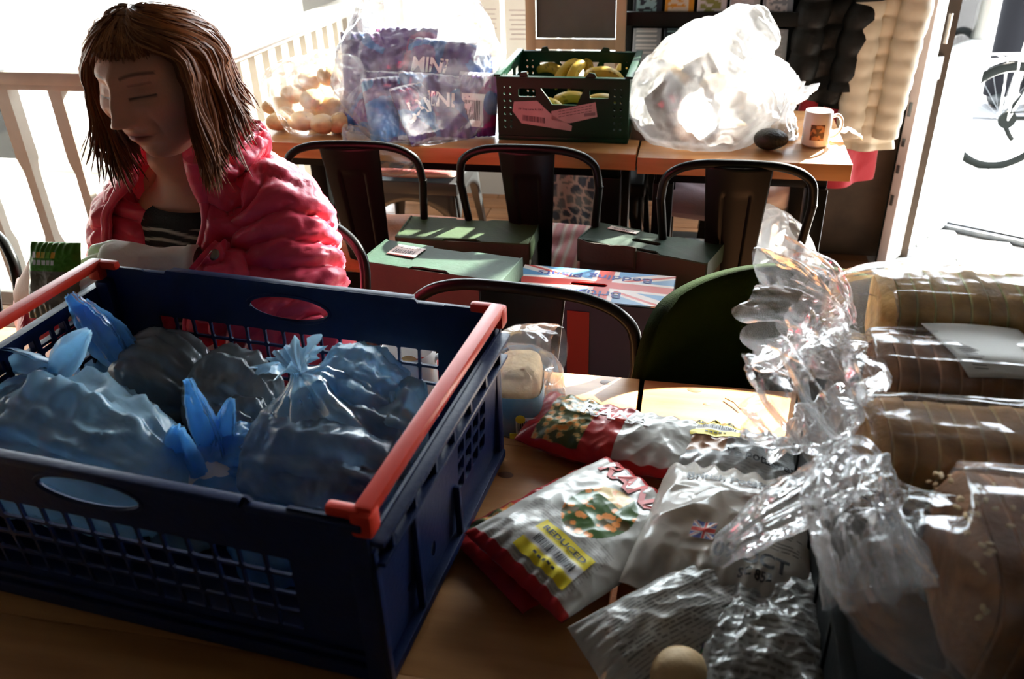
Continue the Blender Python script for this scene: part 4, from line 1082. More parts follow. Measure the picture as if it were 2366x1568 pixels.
dfm((.045, .07, -.018), (.020, .04, .018), (.004, .006, 0))       # cheekbones
dfm((.029, .08, -.044), (.004, .04, .016), (0, -.006, 0))
dfm((.034, .08, -.060), (.012, .04, .012), (0, .003, 0))        # folds beside the mouth
dfm((0, .085, -.050), (.020, .04, .0045), (0, .0055, 0))          # upper lip
dfm((0, .085, -.0625), (.017, .04, .0055), (0, .0065, 0))         # lower lip
dfm((0, .09, -.0565), (.021, .04, .0018), (0, -.0055, 0))         # mouth line
dfm((0, .085, -.073), (.016, .04, .005), (0, -.004, 0))
dfm((0, .075, -.093), (.018, .05, .014), (0, .011, -.002))        # chin
dfm((.042, .04, -.075), (.02, .03, .02), (.003, .0, -.004))       # jaw
def headpt(th_, ph_):
    """th: azimuth, 0 = nose; ph: -90..90"""
    x, y, z = sin(th_)*cos(ph_), cos(th_)*cos(ph_), sin(ph_)
    p = Vector((x*.073, y*(.088 if y > 0 else .090)*(1-.05*max(0, z)), z*(.112 if z < 0 else .090-.006*z)))
    if z < 0:
        k = min(1, -z/.9); p.x *= 1-.30*k**1.4
        if y < 0: p.y *= 1-.45*k
        else: p.y *= 1+.02*k
    if y > .2: p.y = p.y*(1-.07*(abs(x))**2)
    d = Vector((0, 0, 0))
    if y > -.2:
        for c, s, v_ in DEF:
            e = ((p.x-c[0])/s[0])**2+((p.y-c[1])/s[1])**2*.3+((p.z-c[2])/s[2])**2
            if e < 12:
                g = math.exp(-e*.7); d += Vector(v_)*g
    return p+d
def skincol(p):
    base = Vector((.62, .29, .18))
    n_ = noise.noise(p*30)*.06
    c = [base.x*(1+n_), base.y*(1+n_*1.5), base.z*(1+n_*1.5)]
    def mixc(t, q_):
        t = max(0, min(1, t))
        for i in range(3): c[i] = c[i]*(1-t)+q_[i]*t
    if p.y > .03:
        if abs(p.x) < .026 and -.070 < p.z < -.045:
            e = (p.x/.023)**2+((p.z+.0565)/.0105)**2; mixc(1.2*(1-e), (.36, .09, .075))
            mixc(1-abs(p.z+.0565)/.0016-(abs(p.x)/.03)**4, (.10, .03, .025))  # dark line where the lips meet, shade put into the colour
        mixc(.35*math.exp(-((abs(p.x)-.045)/.02)**2-((p.z+.025)/.02)**2), (.58, .20, .14))
        # brows and lashes, plus painted shade in lid crease, mouth folds, sockets, nostrils
        bz = .0275+.004*(1-((abs(p.x)-.03)/.02)**2); mixc((1-((p.z-bz)/.0032)**2)*(1 if .012 < abs(p.x) < .050 else 0)*.8, (.07, .03, .018))
        lz = .0005-.10*(abs(p.x)-.031)**2/.02*.3; mixc((1-((p.z-lz)/.0024)**2)*(1 if .015 < abs(p.x) < .048 else 0), (.025, .012, .01)); mixc(.55*(1-((p.z-.0165)/.0018)**2)*(1 if .016 < abs(p.x) < .044 else 0), (.16, .06, .04)); mixc(.45*math.exp(-((abs(p.x)-.030)/.0035)**2-((p.z+.045)/.014)**2), (.28, .11, .07))
        mixc(.3*math.exp(-((abs(p.x)-.031)/.014)**2-((p.z-.008)/.009)**2), (.36, .15, .10))
        mixc(.5*math.exp(-((abs(p.x)-.006)/.003)**2-((p.z+.037)/.003)**2), (.10, .03, .02))
    return tuple(c)
body = MB(); nu, nv = 150, 150; cols = []; vs = []
for j in range(nv):
    ph_ = lerp(-PI/2+.01, PI/2-.01, j/(nv-1))
    for i in range(nu):
        # denser towards the face
        u_ = i/nu*2-1; th_ = PI*(u_*.55+.45*u_**3)
        p = headpt(th_, ph_); vs.append(HP(*p)); cols.append(skincol(p))
fs = [(j*nu+i, j*nu+(i+1) % nu, (j+1)*nu+(i+1) % nu, (j+1)*nu+i) for j in range(nv-1) for i in range(nu)]
body.add(vs, fs, cols)
# neck, trunk ------------------------------------------------------------
SK = (.56, .26, .16)
NB = Vector((-.795, 1.245, 1.02))
rings = []
for p, rx, ry in ((HP(0, -.035, -.02), .052, .055), (HP(0, -.03, -.07), .052, .056), (NB+Vector((.006, -.045, .055)), .053, .056), (NB+Vector((0, -.012, .02)), .058, .062), (NB+Vector((0, -.0, -.01)), .085, .07), (NB+Vector((0, .01, -.045)), .135, .085),
                  (Vector((-.80, 1.265, .90)), .145, .095), (Vector((-.81, 1.275, .78)), .135, .095), (Vector((-.83, 1.28, .66)), .14, .10), (Vector((-.87, 1.28, .56)), .165, .115), (Vector((-.87, 1.28, .49)), .16, .11)):
    rings.append([p+LF*(rx*cos(a))+FW*(ry*sin(a)) for a in [2*PI*k/40 for k in range(40)]])
def dens(rings, n_):
    out = []; m_ = len(rings)
    cols_ = [spline([r_[k] for r_ in rings], n_) for k in range(len(rings[0]))]
    return [[cols_[k][i] for k in range(len(cols_))] for i in range(n_)]
body.loft(dens(rings, 60), col=SK)
LS, RS = Vector((-.645, 1.205, .985)), Vector((-.905, 1.275, .975))
LE, RE = Vector((-.572, 1.085, .805)), Vector((-.945, 1.19, .79))
LWr, RWr = Vector((-.775, 1.065, .945)), Vector((-1.035, 1.055, .875))
for S_, E_, W_ in ((LS, LE, LWr), (RS, RE, RWr)):
    body.tube(spline([NB.lerp(S_, .7), S_, S_.lerp(E_, .5), E_, E_.lerp(W_, .5), W_], 40), sval([.04, .045, .040, .034, .032, .023], 40), 20, col=SK)
# legs under the table
for s in (1, -1):
    hip = Vector((-.87, 1.28, .54))+LF*(.085*s); kn = hip+FW*.40+Vector((-.02*s, 0, -.03)); an = kn+Vector((0, .06, -.42)); to = an+FW*.15+Vector((0, 0, -.04))
    body.tube(spline([hip, hip.lerp(kn, .5), kn, kn.lerp(an, .4), an+Vector((0, 0, .02)), an.lerp(to, .5), to], 50), sval([.085, .078, .055, .05, .032, .034, .02], 50), 20, col=SK)
# hands ------------------------------------------------------------------
def hand(mb, wrist, dirv, nrm, size=1.0, side=1, curl=.35, thumb=True, col=SK, fat=1.0, spread=1.0):
    """palm along dirv, nrm points out of the back of the hand; fingers curl away from nrm"""
    d = Vector(dirv).normalized(); n_ = Vector(nrm); n_ = (n_-d*n_.dot(d)).normalized(); s_ = d.cross(n_)*side
    w = wrist; f = fat
    rg = []
    for t_, hw_, hh_ in ((0, .024, .017), (.02, .027, .018), (.045, .035, .017), (.07, .040, .015), (.086, .040, .012), (.094, .036, .008)):
        c = w+d*(t_*size)+s_*(.003*t_/.09)
        rg.append([c+s_*(hw_*f*size*(abs(cos(a))**.8)*(1 if cos(a) > 0 else -1))+n_*(hh_*f*size*sin(a)) for a in [2*PI*k/24 for k in range(24)]])
    mb.loft(dens(rg, 24), col=col)
    for i, (off, ln) in enumerate(((.030, .068), (.010, .078), (-.011, .073), (-.030, .058))):
        b_ = w+d*(.082*size)+s_*(off*size); cr = curl*(1+.12*i); a = 0; P = [b_-d*(.018*size), b_]; dirc = (d+s_*(off*3.0*spread)).normalized()
        for sg, fr in ((0, .46), (1, .30), (2, .24)):
            a += cr*(.8 if sg == 0 else 1.0); q_ = dirc*cos(a)-n_*sin(a); P.append(P[-1]+q_*(ln*fr*size))
        mb.tube(spline(P, 26), [x*size*f for x in sval([.0090, .0092, .0086, .0078, .0060], 26)], 12, col=col)
    if thumb:
        P = [w+d*(.018*size)+s_*(.018*size), w+d*(.040*size)+s_*(.038*size)-n_*.006*size, w+d*(.066*size)+s_*(.052*size)-n_*(.018*size), w+d*(.088*size)+s_*(.046*size)-n_*(.030*size)]
        mb.tube(spline(P, 22), [x*size*f for x in sval([.014, .0125, .0095, .0065], 22)], 12, col=col)
hd = (Vector((-.905, 1.03, .955))-LWr).normalized()
hand(body, LWr, hd, Vector((.25, -.45, .86)), 1.0, side=-1, curl=.38, fat=.93, col=SK)
rd = Vector((.55, -.35, .30)).normalized()
RWr = Vector((-1.035, 1.055, .875)); rd = Vector((.30, -.10, .25)).normalized()
hand(body, RWr, rd, Vector((-.4, -.75, .4)), .95, side=1, curl=.55, col=SK)
bo = body.build('body', 'skin', woman, ang=60)
# glove ------------------------------------------------------------------
gm = MB(); hand(gm, LWr, hd, Vector((.25, -.45, .86)), 1.02, side=-1, curl=.38, fat=1.10)
cuff = []
for t_, r_ in ((-.052, .031), (-.050, .0345), (-.036, .0345), (-.034, .031), (-.015, .031), (.0, .029), (.015, .028), (.03, .027)):
    c = LWr+hd*t_; x = hd.cross(UPV).normalized(); y = x.cross(hd)
    cuff.append([c+x*(r_*cos(a))*(1+.06*sin(7*a))+y*(r_*sin(a)*.85) for a in [2*PI*k/36 for k in range(36)]])
gm.loft(cuff, cap=False)
for i in range(len(gm.v)): gm.v[i] = gm.v[i]+Vector((0, 0, .0022))*ridge(gm.v[i], 34, 3)
gm.build('glove', 'glove_white', woman, ang=70)
# striped top: the part of the trunk seen in the opening --------------------
mb = MB(); rings = []
for p, rx, ry in ((NB+Vector((0, -.004, -.030)), .088, .078), (NB+Vector((0, .006, -.06)), .125, .096), (Vector((-.80, 1.262, .90)), .150, .108), (Vector((-.81, 1.273, .78)), .145, .108), (Vector((-.83, 1.28, .66)), .15, .112), (Vector((-.87, 1.28, .58)), .16, .118)):
    rings.append([p+LF*(rx*cos(a))+FW*(ry*sin(a)) for a in [2*PI*k/60 for k in range(60)]])
rings = dens(rings, 130); mb.loft(rings, cap=False)
mb.hasc = True; mb.c = [((.45, .42, .36) if (p.z*62+.35*sin(p.x*40)) % 1 < .30 else (.012, .012, .014)) if p.z < .965 else (.012, .012, .014) for p in mb.v]
mb.build('striped_top', 'knit_stripe', woman, ang=80)
mb = MB()
for s in (1, -1):
    hip = Vector((-.87, 1.28, .55))+LF*(.085*s); kn = hip+FW*.40+Vector((-.02*s, 0, -.03)); an = kn+Vector((0, .06, -.40))
    mb.tube(spline([hip-FW*.06, hip.lerp(kn, .4), kn, kn.lerp(an, .4), an], 40), sval([.098, .09, .066, .062, .048], 40), 24)
mb.build('trousers', 'trousers', woman)
for s in (1, -1):
    hip = Vector((-.87, 1.28, .54))+LF*(.085*s); kn = hip+FW*.40+Vector((-.02*s, 0, -.03)); an = kn+Vector((0, .06, -.42))
    mb = MB().ball(an+FW*.07+Vector((0, 0, -.058)), (.045, .13, .04), 20, 12, fn=lambda p: Vector((p.x, p.y, max(p.z, -.03))), M=Matrix.Rotation(math.atan2(FW.x, -FW.y), 3, 'Z'))
    mb.build('shoe', 'black_plastic', woman)
# jacket -----------------------------------------------------------------
prof = [  # z, centre, half width, depth, opening half-angle (deg)
    (.56, (-.855, 1.275), .200, .158, 10), (.64, (-.845, 1.275), .196, .150, 11), (.72, (-.835, 1.273), .186, .142, 13), (.80, (-.825, 1.27), .184, .140, 16),
    (.88, (-.812, 1.265), .186, .138, 20), (.94, (-.803, 1.26), .180, .130, 25), (.985, (-.798, 1.255), .158, .116, 32), (1.015, (-.796, 1.252), .118, .098, 38), (1.040, (-.795, 1.247), .090, .088, 42), (1.075, (-.792, 1.238), .084, .090, 44), (1.095, (-.790, 1.233), .083, .092, 46)]
NB_ = 150
pv_ = [sval([q_[0] for q_ in prof], NB_), sval([q_[1][0] for q_ in prof], NB_), sval([q_[1][1] for q_ in prof], NB_), sval([q_[2] for q_ in prof], NB_), sval([q_[3] for q_ in prof], NB_), sval([q_[4] for q_ in prof], NB_)]
def quilt(s, w): return abs(sin(PI*s/w))**.55
def jk(a, b):
    i = min(NB_-1, int(b*(NB_-1))); z, cx_, cy_, hw_, dp, op = [q_[i] for q_ in pv_]
    a0 = R(90+8+op); ang = a0+(2*PI-2*R(op))*a                     # from her left lapel round the back to her right lapel
    ca, sa = cos(ang), sin(ang)
    # ang measured from LF towards FW: FW at 90
    base = Vector((cx_, cy_, z))+LF*(hw_*(abs(ca)**.86)*(1 if ca > 0 else -1))+FW*(dp*(abs(sa)**.86)*(1 if sa > 0 else -1))
    n_ = (LF*ca/hw_+FW*sa/dp).normalized()
    wob = .022*noise.noise(Vector((ca*2.2, sa*2.2, z*5)))
    pf = quilt(z+wob+.012*ridge(Vector((ca*3, sa*3, z*8)), 1, 2), .042)
    edge = min(1, min(a, 1-a)/.02)
    vert = 1-.6*math.exp(-((abs(a-.28))/.008)**2)-.6*math.exp(-((abs(a-.72))/.008)**2)
    cr = .005*ridge(base, 24, 3)+.0055*ridge(base+Vector((0, 0, base.x)), 44, 2)
    return base+n_*((.020*pf*vert+cr)*max(.15, edge)+.004)
jm = MB().grid(jk, 260, NB_)
jo = jm.build('jacket', 'pink_puffer', woman, ang=85, thick=.006)
def sleeve(S_, E_, W_, seed, r0=.070, r1=.060, r2=.040):
    P = spline([S_.lerp(NB, .25)+Vector((0, .0, -.0)), S_, S_.lerp(E_, .5), E_, E_.lerp(W_, .5), W_], 170); rs = sval([r0*.72, r0*1.0, r0*1.02, r1*1.15, r1*.92, r2], 170); rings = []; s = 0; prev = None
    for i, p in enumerate(P):
        if i: s += (P[i]-P[i-1]).length
        tt = (P[min(i+1, 169)]-P[max(i-1, 0)]).normalized(); x = Vector((0, 0, 1)) if prev is None else prev
        x = (x-tt*x.dot(tt)).normalized(); prev = x; y = tt.cross(x); ring = []
        for k in range(80):
            a = 2*PI*k/80; dv = cos(a)*x+sin(a)*y
            wob = .020*noise.noise(Vector((cos(a)*1.3+seed, sin(a)*1.3, s*7)))
            pf = quilt(s+wob+.008*ridge(dv*1.5+Vector((0, 0, s*6)), 1, 2), .038); r_ = rs[i]*(.92+.02*noise.noise(dv*2+p*8))+.016*pf*(1 if i < 165 else .3)
            q_ = p+dv*r_; ring.append(q_+dv*(.006*ridge(q_, 20, 3)+.0055*ridge(q_+Vector((s*.6, 0, 0)), 42, 2)))
        rings.append(ring)
    return MB().loft(rings)
sleeve(LS+Vector((0, 0, -.012)), LE, LWr+hd*-.048, 1.0).build('sleeve', 'pink_puffer', jo, ang=85, root=woman)
sleeve(RS+Vector((0, 0, -.012)), RE, RWr-rd*.03, 4.0).build('sleeve', 'pink_puffer', jo, ang=85, root=woman)
c = LWr-hd*.098+Vector((.0, -.034, .034)); nn_ = Vector((-.1, -.7, .7)).normalized()
MB().ball(c, (.009, .009, .004), 16, 8, M=nn_.to_track_quat('Z', 'Y').to_matrix()).build('cuff_popper', 'zip_metal', jo, root=woman)
# turned collar rolls and the zip edge down the opening
for side in (0, 1):
    P = [jk(.004 if side == 0 else .996, b) for b in [k/70 for k in range(20, 71)]]
    rs = [.006+.012*smooth01((k-22)/18) for k in range(51)]
    MB().tube([p+FW*.006+(LF if side == 0 else -LF)*(.004+.006*smooth01((k-25)/20))*-1 for k, p in enumerate(P)], rs, 14).build('lapel', 'pink_puffer', jo, root=woman)
# hair -------------------------------------------------------------------
rnd = random.Random(5)
def scalp(az, el, k=1.0):
    x, y, z = sin(az)*cos(el), cos(az)*cos(el), sin(el)
    return Vector((x*.077*k, (y*(.089 if y > 0 else .094)-.004)*k, z*.0905*k+.003))
def lock(az, rootel, n_, out, length, curlp, jitter, k=1.0):
    """hair from the parting over the skull, then falling; az 0 = face, pi = back"""
    P = []
    az0 = az*.30 if abs(az) < PI*.6 else az*.55
    for i in range(n_):
        t = i/(n_-1)
        if t < .5:
            f = t/.5; el = lerp(rootel, R(2), f); a_ = lerp(az0, az, smooth01(f*1.15)); p = scalp(a_, el, k+out*f*.3)
            P.append(HP(*(p+Vector((jitter*noise.noise(Vector((az*9, f*2, k*9))), 0, jitter*noise.noise(Vector((az*9+5, f*2, k*7))))))))
        else:
            f = (t-.5)/.5; e = scalp(az, R(2), k+out*.3); w0 = HP(*e); o_ = Rh*sin(az)+fh*cos(az)
            o_ = Vector((o_.x, o_.y, 0)).normalized()
            down = length*f
            p = w0+Vector((0, 0, -down))+o_*(.013*out*sin(f*PI*.6)+curlp*.8*f**3-.016*f*f*(1 if curlp < .02 else 0))
            p += Vector((noise.noise(Vector((az*7, f*1.7, k*5))), noise.noise(Vector((az*7+3, f*1.7, k*5))), 0))*(.022*f)
            P.append(p)
    return P
def hair_len(az):
    s = abs(az)
    return .155-.055*smooth01((s-R(70))/R(60))
def hair_mesh(n_locks, r_, kmin, kmax, seed, segs=6, mat_='hair_brown', npt=22):
    rn = random.Random(seed); mb = MB()
    for i in range(n_locks):
        az = rn.uniform(R(62), R(298)) if rn.random() < .78 else rn.uniform(R(-64), R(64))
        az = (az+PI) % (2*PI)-PI
        k = rn.uniform(kmin, kmax); ln = hair_len(az)*rn.uniform(.60, 1.08)
        if abs(az) < R(62): ln = rn.uniform(.0, .02)
        front = smooth01((R(85)-abs(az))/R(30))
        out = rn.uniform(.1, .8); cp = rn.uniform(-.01, .03)
        re_ = R(rn.uniform(62, 90))
        P = lock(az, re_, npt, out, ln, cp, .012, k)
        if abs(az) < R(62):
            # fringe: only over the brow, stops above the eyes
            P = [HP(*scalp(lerp(az*.3, az, f), lerp(R(80), R(27+24*rn.random()), f), k*1.015)) for f in [j/(npt-1) for j in range(npt)]]
        rs = [r_*(.5+.8*sin(PI*min(1, .15+.8*j/(npt-1)))) for j in range(npt)]; rs[-1] = r_*.12
        mb.tube(P, rs, segs, cap=True, flat=rn.uniform(.35, .8))
    return mb
# base shell so no scalp shows
def shell(a, b):
    az = lerp(R(66), R(294), a); az = (az+PI) % (2*PI)-PI
    P = lock(az, R(88), 24, .4, hair_len(az)*.80, .01, 0, .995); x = b*23; i = min(22, int(x)); return P[i].lerp(P[i+1], x-i)
hm = MB().grid(shell, 90, 40)
hair = hm.build('hair', 'hair_brown', woman, ang=85, thick=.006)
hair_mesh(1500, .0026, .985, 1.04, 21, segs=5, npt=20).build('hair_lock', 'hair_brown', hair, kind='stuff', root=woman, ang=85)
hair_mesh(900, .0009, 1.03, 1.06, 22, segs=3, mat_='hair_light', npt=24).build('hair_strand', 'hair_light', hair, kind='stuff', root=woman, ang=85)
# top cap where the parting closes
mb = MB().grid(lambda a, b: HP(*scalp(2*PI*a, lerp(R(38), R(89.5), b), 1.015)), 60, 20, cu=True)
keep = []
for f in mb.f:
    q_ = sum((mb.v[i] for i in f), Vector())/4-HC; y_ = q_.dot(Fh); z_ = q_.dot(Uh)
    if not (y_ > .035 and z_ < .076): keep.append(f)
mb.f = keep; mb.ball(HP(0, -.004, .093), (.032, .032, .006), 14, 6); mb.build('hair_crown', 'hair_brown', hair, root=woman, ang=85)

# green topped salad packet in her gloved hand ------------------------------
PCc = V(128, 648, 1.005)
def pcol(a, b, s):
    if b > .62:
        if .12 < a < .62 and .70 < b < .88:
            u_ = (a-.12)/.50*5; 
            if b > .79 and (u_ % 1) < .8: return ((.75, .72, .7), (.75, .35, .02), (.6, .5, .05), (.2, .5, .05), (.75, .35, .02))[min(4, int(u_))]
            if b < .77 and abs((u_ % 1)-.5) < .35: return (.7, .72, .68)
        return (.06, .26, .012)
    return (.16, .15, .10)
mb, S_ = pouch(PCc, R(4), .082, .115, .028, pcol, nu=90, nv=110, seed=3, tilt=(R(62), 0), crum=(.004, 30))
o = single(mb.build('salad_packet', 'packet_print', ang=80), 'small packet with a green top band, held in the white glove', 'packet')
# ---------------------------------------------------------------- far table: bags, mug, avocado
ZF = .751
def word_on(mb, S_, txt, a0, b0, sz, w, l, rot=0, lift=.0012, bold=.03, sx=1.0, ax=1):
    vs, fs = text_mesh(txt, sz, bold); cr, sr = cos(rot), sin(rot)
    mb.add([S_(min(.99, max(.01, a0+(cr*x*sx-sr*y)/w)), min(.99, max(.01, b0+(sr*x*sx+cr*y)/l)), 1, lift) for x, y in vs], fs)
def purp(seed):
    rn = random.Random(seed); pal = rn.choice(([(.05, .015, .14), (.015, .09, .30), (.10, .02, .17)], [(.07, .018, .16), (.20, .02, .14), (.02, .07, .25)], [(.02, .12, .33), (.05, .015, .13), (.03, .18, .36)]))
    def f(a, b, s):
        n_ = noise.noise(Vector((a*1.6, b*1.6, seed))); k = 0 if n_ < .02 else (1 if n_ < .28 else 2)
        if b < .05 or b > .95: return (.4, .4, .5)
        return pal[k]
    return f
PB = Vector((-.80, 2.50, 0))
k = 0
for (px, py, v, w_, l_, rz, tx, ty, word, lab) in (
    (870, 160, 2.52, .20, .22, .3, 60, 10, '', 'dark purple packet leaning at the upper left inside the big clear bag'),
    (850, 250, 2.42, .20, .20, -.3, 55, -10, '', 'purple packet at the left edge inside the big clear bag'),
    (1010, 250, 2.38, .22, .20, .15, 55, 15, 'MINI', 'blue packet with white lettering in the middle of the big clear bag'),
    (1010, 170, 2.50, .22, .20, -.2, 60, 5, 'MINI', 'violet packet behind the blue one near the top of the clear bag'),
    (975, 330, 2.34, .14, .17, 1.0, 62, 0, 'JAM', 'small blue packet reading JAM at the bottom of the clear bag'),
    (910, 290, 2.35, .15, .20, .5, 60, 0, '', 'magenta purple packet low in the middle of the clear bag'),
    (1105, 270, 2.42, .12, .19, -.15, 75, 0, '', 'purple box-like packet with a barcode panel at the right of the bag'),
    (1070, 200, 2.48, .18, .18, .3, 60, -5, '', 'light blue packet at the upper right inside the clear bag'),
    (930, 130, 2.55, .20, .18, 0, 50, 0, '', 'pale violet packet at the very top of the heap in the clear bag')):
    k += 1; c = V(px, py, v); c.z = max(c.z, ZF+.075)
    mb, S_ = pouch(c, rz, w_, l_, .07, purp(k), nu=60, nv=60, crum=(.014, 16), seed=k*2, tilt=(R(tx), R(ty)), zmin=ZF+.002)
    o = single(mb.build('snack_packet', 'packet_print', ang=80), lab, 'packet', 'purple snack packets in the clear bag'); M_ = RM[o]
    if word:
        tm_ = MB(); word_on(tm_, S_, word, .45, .55, .06, w_, l_, 0, .002); tm_.build('lettering', 'ink_white', o, smooth=False, root=o)
    if k == 7:
        tm_ = MB().grid(lambda a, b: S_(.2+.6*a, .2+.5*b, 1, .001), 16, 16); pl = tm_.build('label_panel', 'paper', o, root=o)
        tm_ = MB()
        for i in range(12): tm_.add([S_(.26+i*.04+d, e, 1, .002) for d, e in ((0, .3), (.02, .3), (.02, .6), (0, .6))], [(0, 1, 2, 3)])
        tm_.build('print', 'ink', pl, smooth=False, root=o)
b0 = V(965, 330, 2.46); b0.z = ZF
mb = bag([Vector((-.80, 2.44, ZF+.004)), Vector((-.80, 2.43, ZF+.03)), Vector((-.79, 2.43, ZF+.10)), Vector((-.79, 2.45, ZF+.19)), Vector((-.80, 2.48, ZF+.28)), Vector((-.83, 2.52, ZF+.36)), Vector((-.87, 2.56, ZF+.44)), Vector((-.90, 2.60, ZF+.54))],
         [.06, .17, .232, .232, .195, .14, .10, .085], n=150, m=120, crum=(.020, 11), seed=71, flat=(.92, 1.0), up=(0, 1, 0), zmin=ZF+.001)
single(mb.build('plastic_bag', 'clear_film', ang=80), 'big clear bag of purple packets on the far table, its mouth rising to the top', 'bag')
mb = bag([V(800, 290, 2.33), V(840, 330, 2.28), V(900, 368, 2.245), V(960, 385, 2.23)], [.01, .05, .055, .02], n=80, m=50, crum=(.014, 18), seed=73, flat=(.5, 1))
single(mb.build('plastic_film', 'clear_film', ang=80), 'slack film of the big clear bag drooping over the table edge', 'plastic')
# rolls
rn = random.Random(3)
for i, (px, py, v) in enumerate(((640, 245, 2.45), (680, 215, 2.5), (720, 230, 2.42), (760, 245, 2.45), (650, 285, 2.38), (700, 280, 2.36), (745, 285, 2.36), (785, 290, 2.38), (715, 185, 2.52), (760, 175, 2.52), (660, 300, 2.42), (730, 255, 2.5))):
    c = V(px, py, v); c.z = max(c.z, ZF+.03)
    contents('bread_roll', c, (.046, .036, .028), 'bread_pale', ('pale roll at the %s of the film bag beside the woman' % ('left', 'upper left', 'middle', 'right', 'lower left', 'front', 'lower right', 'far right', 'top', 'upper right', 'bottom', 'back')[i]), 'bread', i, Matrix.Rotation(rn.uniform(0, 3), 3, 'Z') @ Matrix.Rotation(rn.uniform(-.4, .4), 3, 'X'), 'rolls in the film bag behind the woman')
mb = bag([Vector((-1.24, 2.40, ZF+.06)), Vector((-1.21, 2.41, ZF+.08)), Vector((-1.12, 2.42, ZF+.09)), Vector((-1.03, 2.43, ZF+.10)), Vector((-.98, 2.43, ZF+.06))], [.01, .085, .105, .10, .02], n=100, m=80, crum=(.022, 16), seed=75, up=(0, 0, 1), zmin=ZF+.001, flat=(1.05, 1))
single(mb.build('plastic_bag', 'clear_film', ang=80), 'clear film bag of pale rolls between the woman and the purple packets', 'bag')
mb = bag([V(700, 240, 2.48), V(715, 200, 2.5), V(740, 170, 2.52), V(760, 150, 2.53)], [.02, .055, .05, .01], n=60, m=40, crum=(.016, 18), seed=76)
single(mb.build('plastic_bag', 'clear_film', ang=80), 'second clear bag of rolls piled on top of the first', 'bag')
# right bag with boxes
def bx(lab, c, d, rot, m, txt=None, grp='food boxes in the milky bag'):
    M3 = (Matrix.Rotation(rot[2], 3, 'Z') @ Matrix.Rotation(rot[1], 3, 'Y') @ Matrix.Rotation(rot[0], 3, 'X'))
    o = thing('food_box', lab, 'box', c, 0, grp)
    MB().box((0, 0, 0), d, M3, bev=.002).build('carton_body', m, o, world=False)
    if txt:
        mb = MB(); put_text(mb, txt, d[2]*.36, lambda x, y: M3 @ Vector((x, -d[1]/2-.001, y)), .02); mb.build('lettering', 'ink_red', o, world=False, smooth=False)
    return o
bx('brown box leaning diagonally in the milky bag with red lettering', V(1590, 245, 2.36), (.20, .05, .055), (0, R(44), R(4)), 'card_brown', 'Original')
bx('dark box at the bottom left of the milky bag', V(1520, 310, 2.42), (.14, .06, .09), (0, R(6), R(-8)), 'brown_wall')
bx('tan box flat against the left side of the milky bag', V(1510, 230, 2.5), (.14, .05, .10), (0, R(-20), R(10)), 'card_brown')
bx('pale box near the right side of the milky bag', V(1700, 250, 2.5), (.13, .06, .11), (0, R(12), R(5)), 'paper')
bx('tan box upright in the middle of the milky bag', V(1610, 180, 2.55), (.12, .05, .09), (0, R(-30), R(0)), 'card_brown')
for i, (px, py, v) in enumerate(((1600, 330, 2.38), (1680, 325, 2.38), (1660, 200, 2.5), (1560, 180, 2.55))):
    c = V(px, py, v); c.z = max(c.z, ZF+.035); contents('bread_roll', c, (.055, .04, .034), 'bread_pale', ('roll at the bottom left of the milky bag', 'roll at the bottom right of the milky bag', 'roll in the upper part of the milky bag', 'roll beside the upright box in the milky bag')[i], 'bread', i+30, None, 'rolls in the milky bag')
mb = bag([Vector((.02, 2.47, ZF+.004)), Vector((.02, 2.46, ZF+.03)), Vector((.02, 2.46, ZF+.08)), Vector((.03, 2.47, ZF+.135)), Vector((.05, 2.50, ZF+.185)), Vector((.09, 2.53, ZF+.225)), Vector((.14, 2.56, ZF+.26)), Vector((.17, 2.58, ZF+.28))],
         [.10, .165, .20, .185, .135, .095, .075, .05], n=150, m=120, crum=(.020, 11), seed=81, flat=(.92, 1.0), up=(0, 1, 0), zmin=ZF+.001)
single(mb.build('plastic_bag', 'milky_film', ang=80), 'big milky bag of food boxes on the far table, glowing in the sun', 'bag')
mb = bag([Vector((.20, 2.5, ZF+.03)), Vector((.20, 2.5, ZF+.06)), Vector((.19, 2.52, ZF+.14)), Vector((.17, 2.53, ZF+.20))], [.03, .06, .065, .02], n=80, m=60, crum=(.014, 16), seed=82, zmin=ZF+.001)
single(mb.build('plastic_bag', 'milky_film', ang=80), 'smaller milky bag pressed against the right of the big one', 'bag')
k = V(1800, 310, 2.44)
mb = bag([Vector((k.x-.02, 2.46, ZF+.004)), Vector((k.x-.02, 2.46, ZF+.02)), Vector((k.x-.01, 2.46, ZF+.045)), V(1810, 250, 2.46), V(1825, 215, 2.47), V(1835, 190, 2.48)], [.05, .068, .055, .02, .024, .04], n=90, m=70, crum=(.012, 20), seed=83, neck=.62, frill=.6, zmin=ZF+.001, up=(1, 0, 0))
single(mb.build('plastic_bag', 'milky_film', ang=80), 'small twisted bag of onions behind the avocado', 'bag')
for i, (px, py) in enumerate(((1750, 318), (1790, 322), (1822, 325), (1775, 302))):
    q = Q(px, py, ZF); contents('onion', (q.x, q.y+.02, ZF+.022), (.026, .024, .022), 'potato', ('leftmost golden onion behind the avocado', 'golden onion in the middle behind the avocado', 'golden onion nearest the mug', 'golden onion at the back of the small twisted bag')[i], 'onion', i+40, None, 'onions behind the avocado')
q = Q(1780, 353, ZF)
ms = MB().ball((q.x, q.y+.03, ZF+.028), (.045, .033, .028), 28, 18, fn=lambda p: Vector((p.x, p.y*(1-.25*p.x/.045*.5), p.z*(1-.2*p.x/.045*.5))))
o = ms.build('avocado', 'avocado'); single(o, 'dark green avocado lying on the far table in front of the onions', 'avocado')
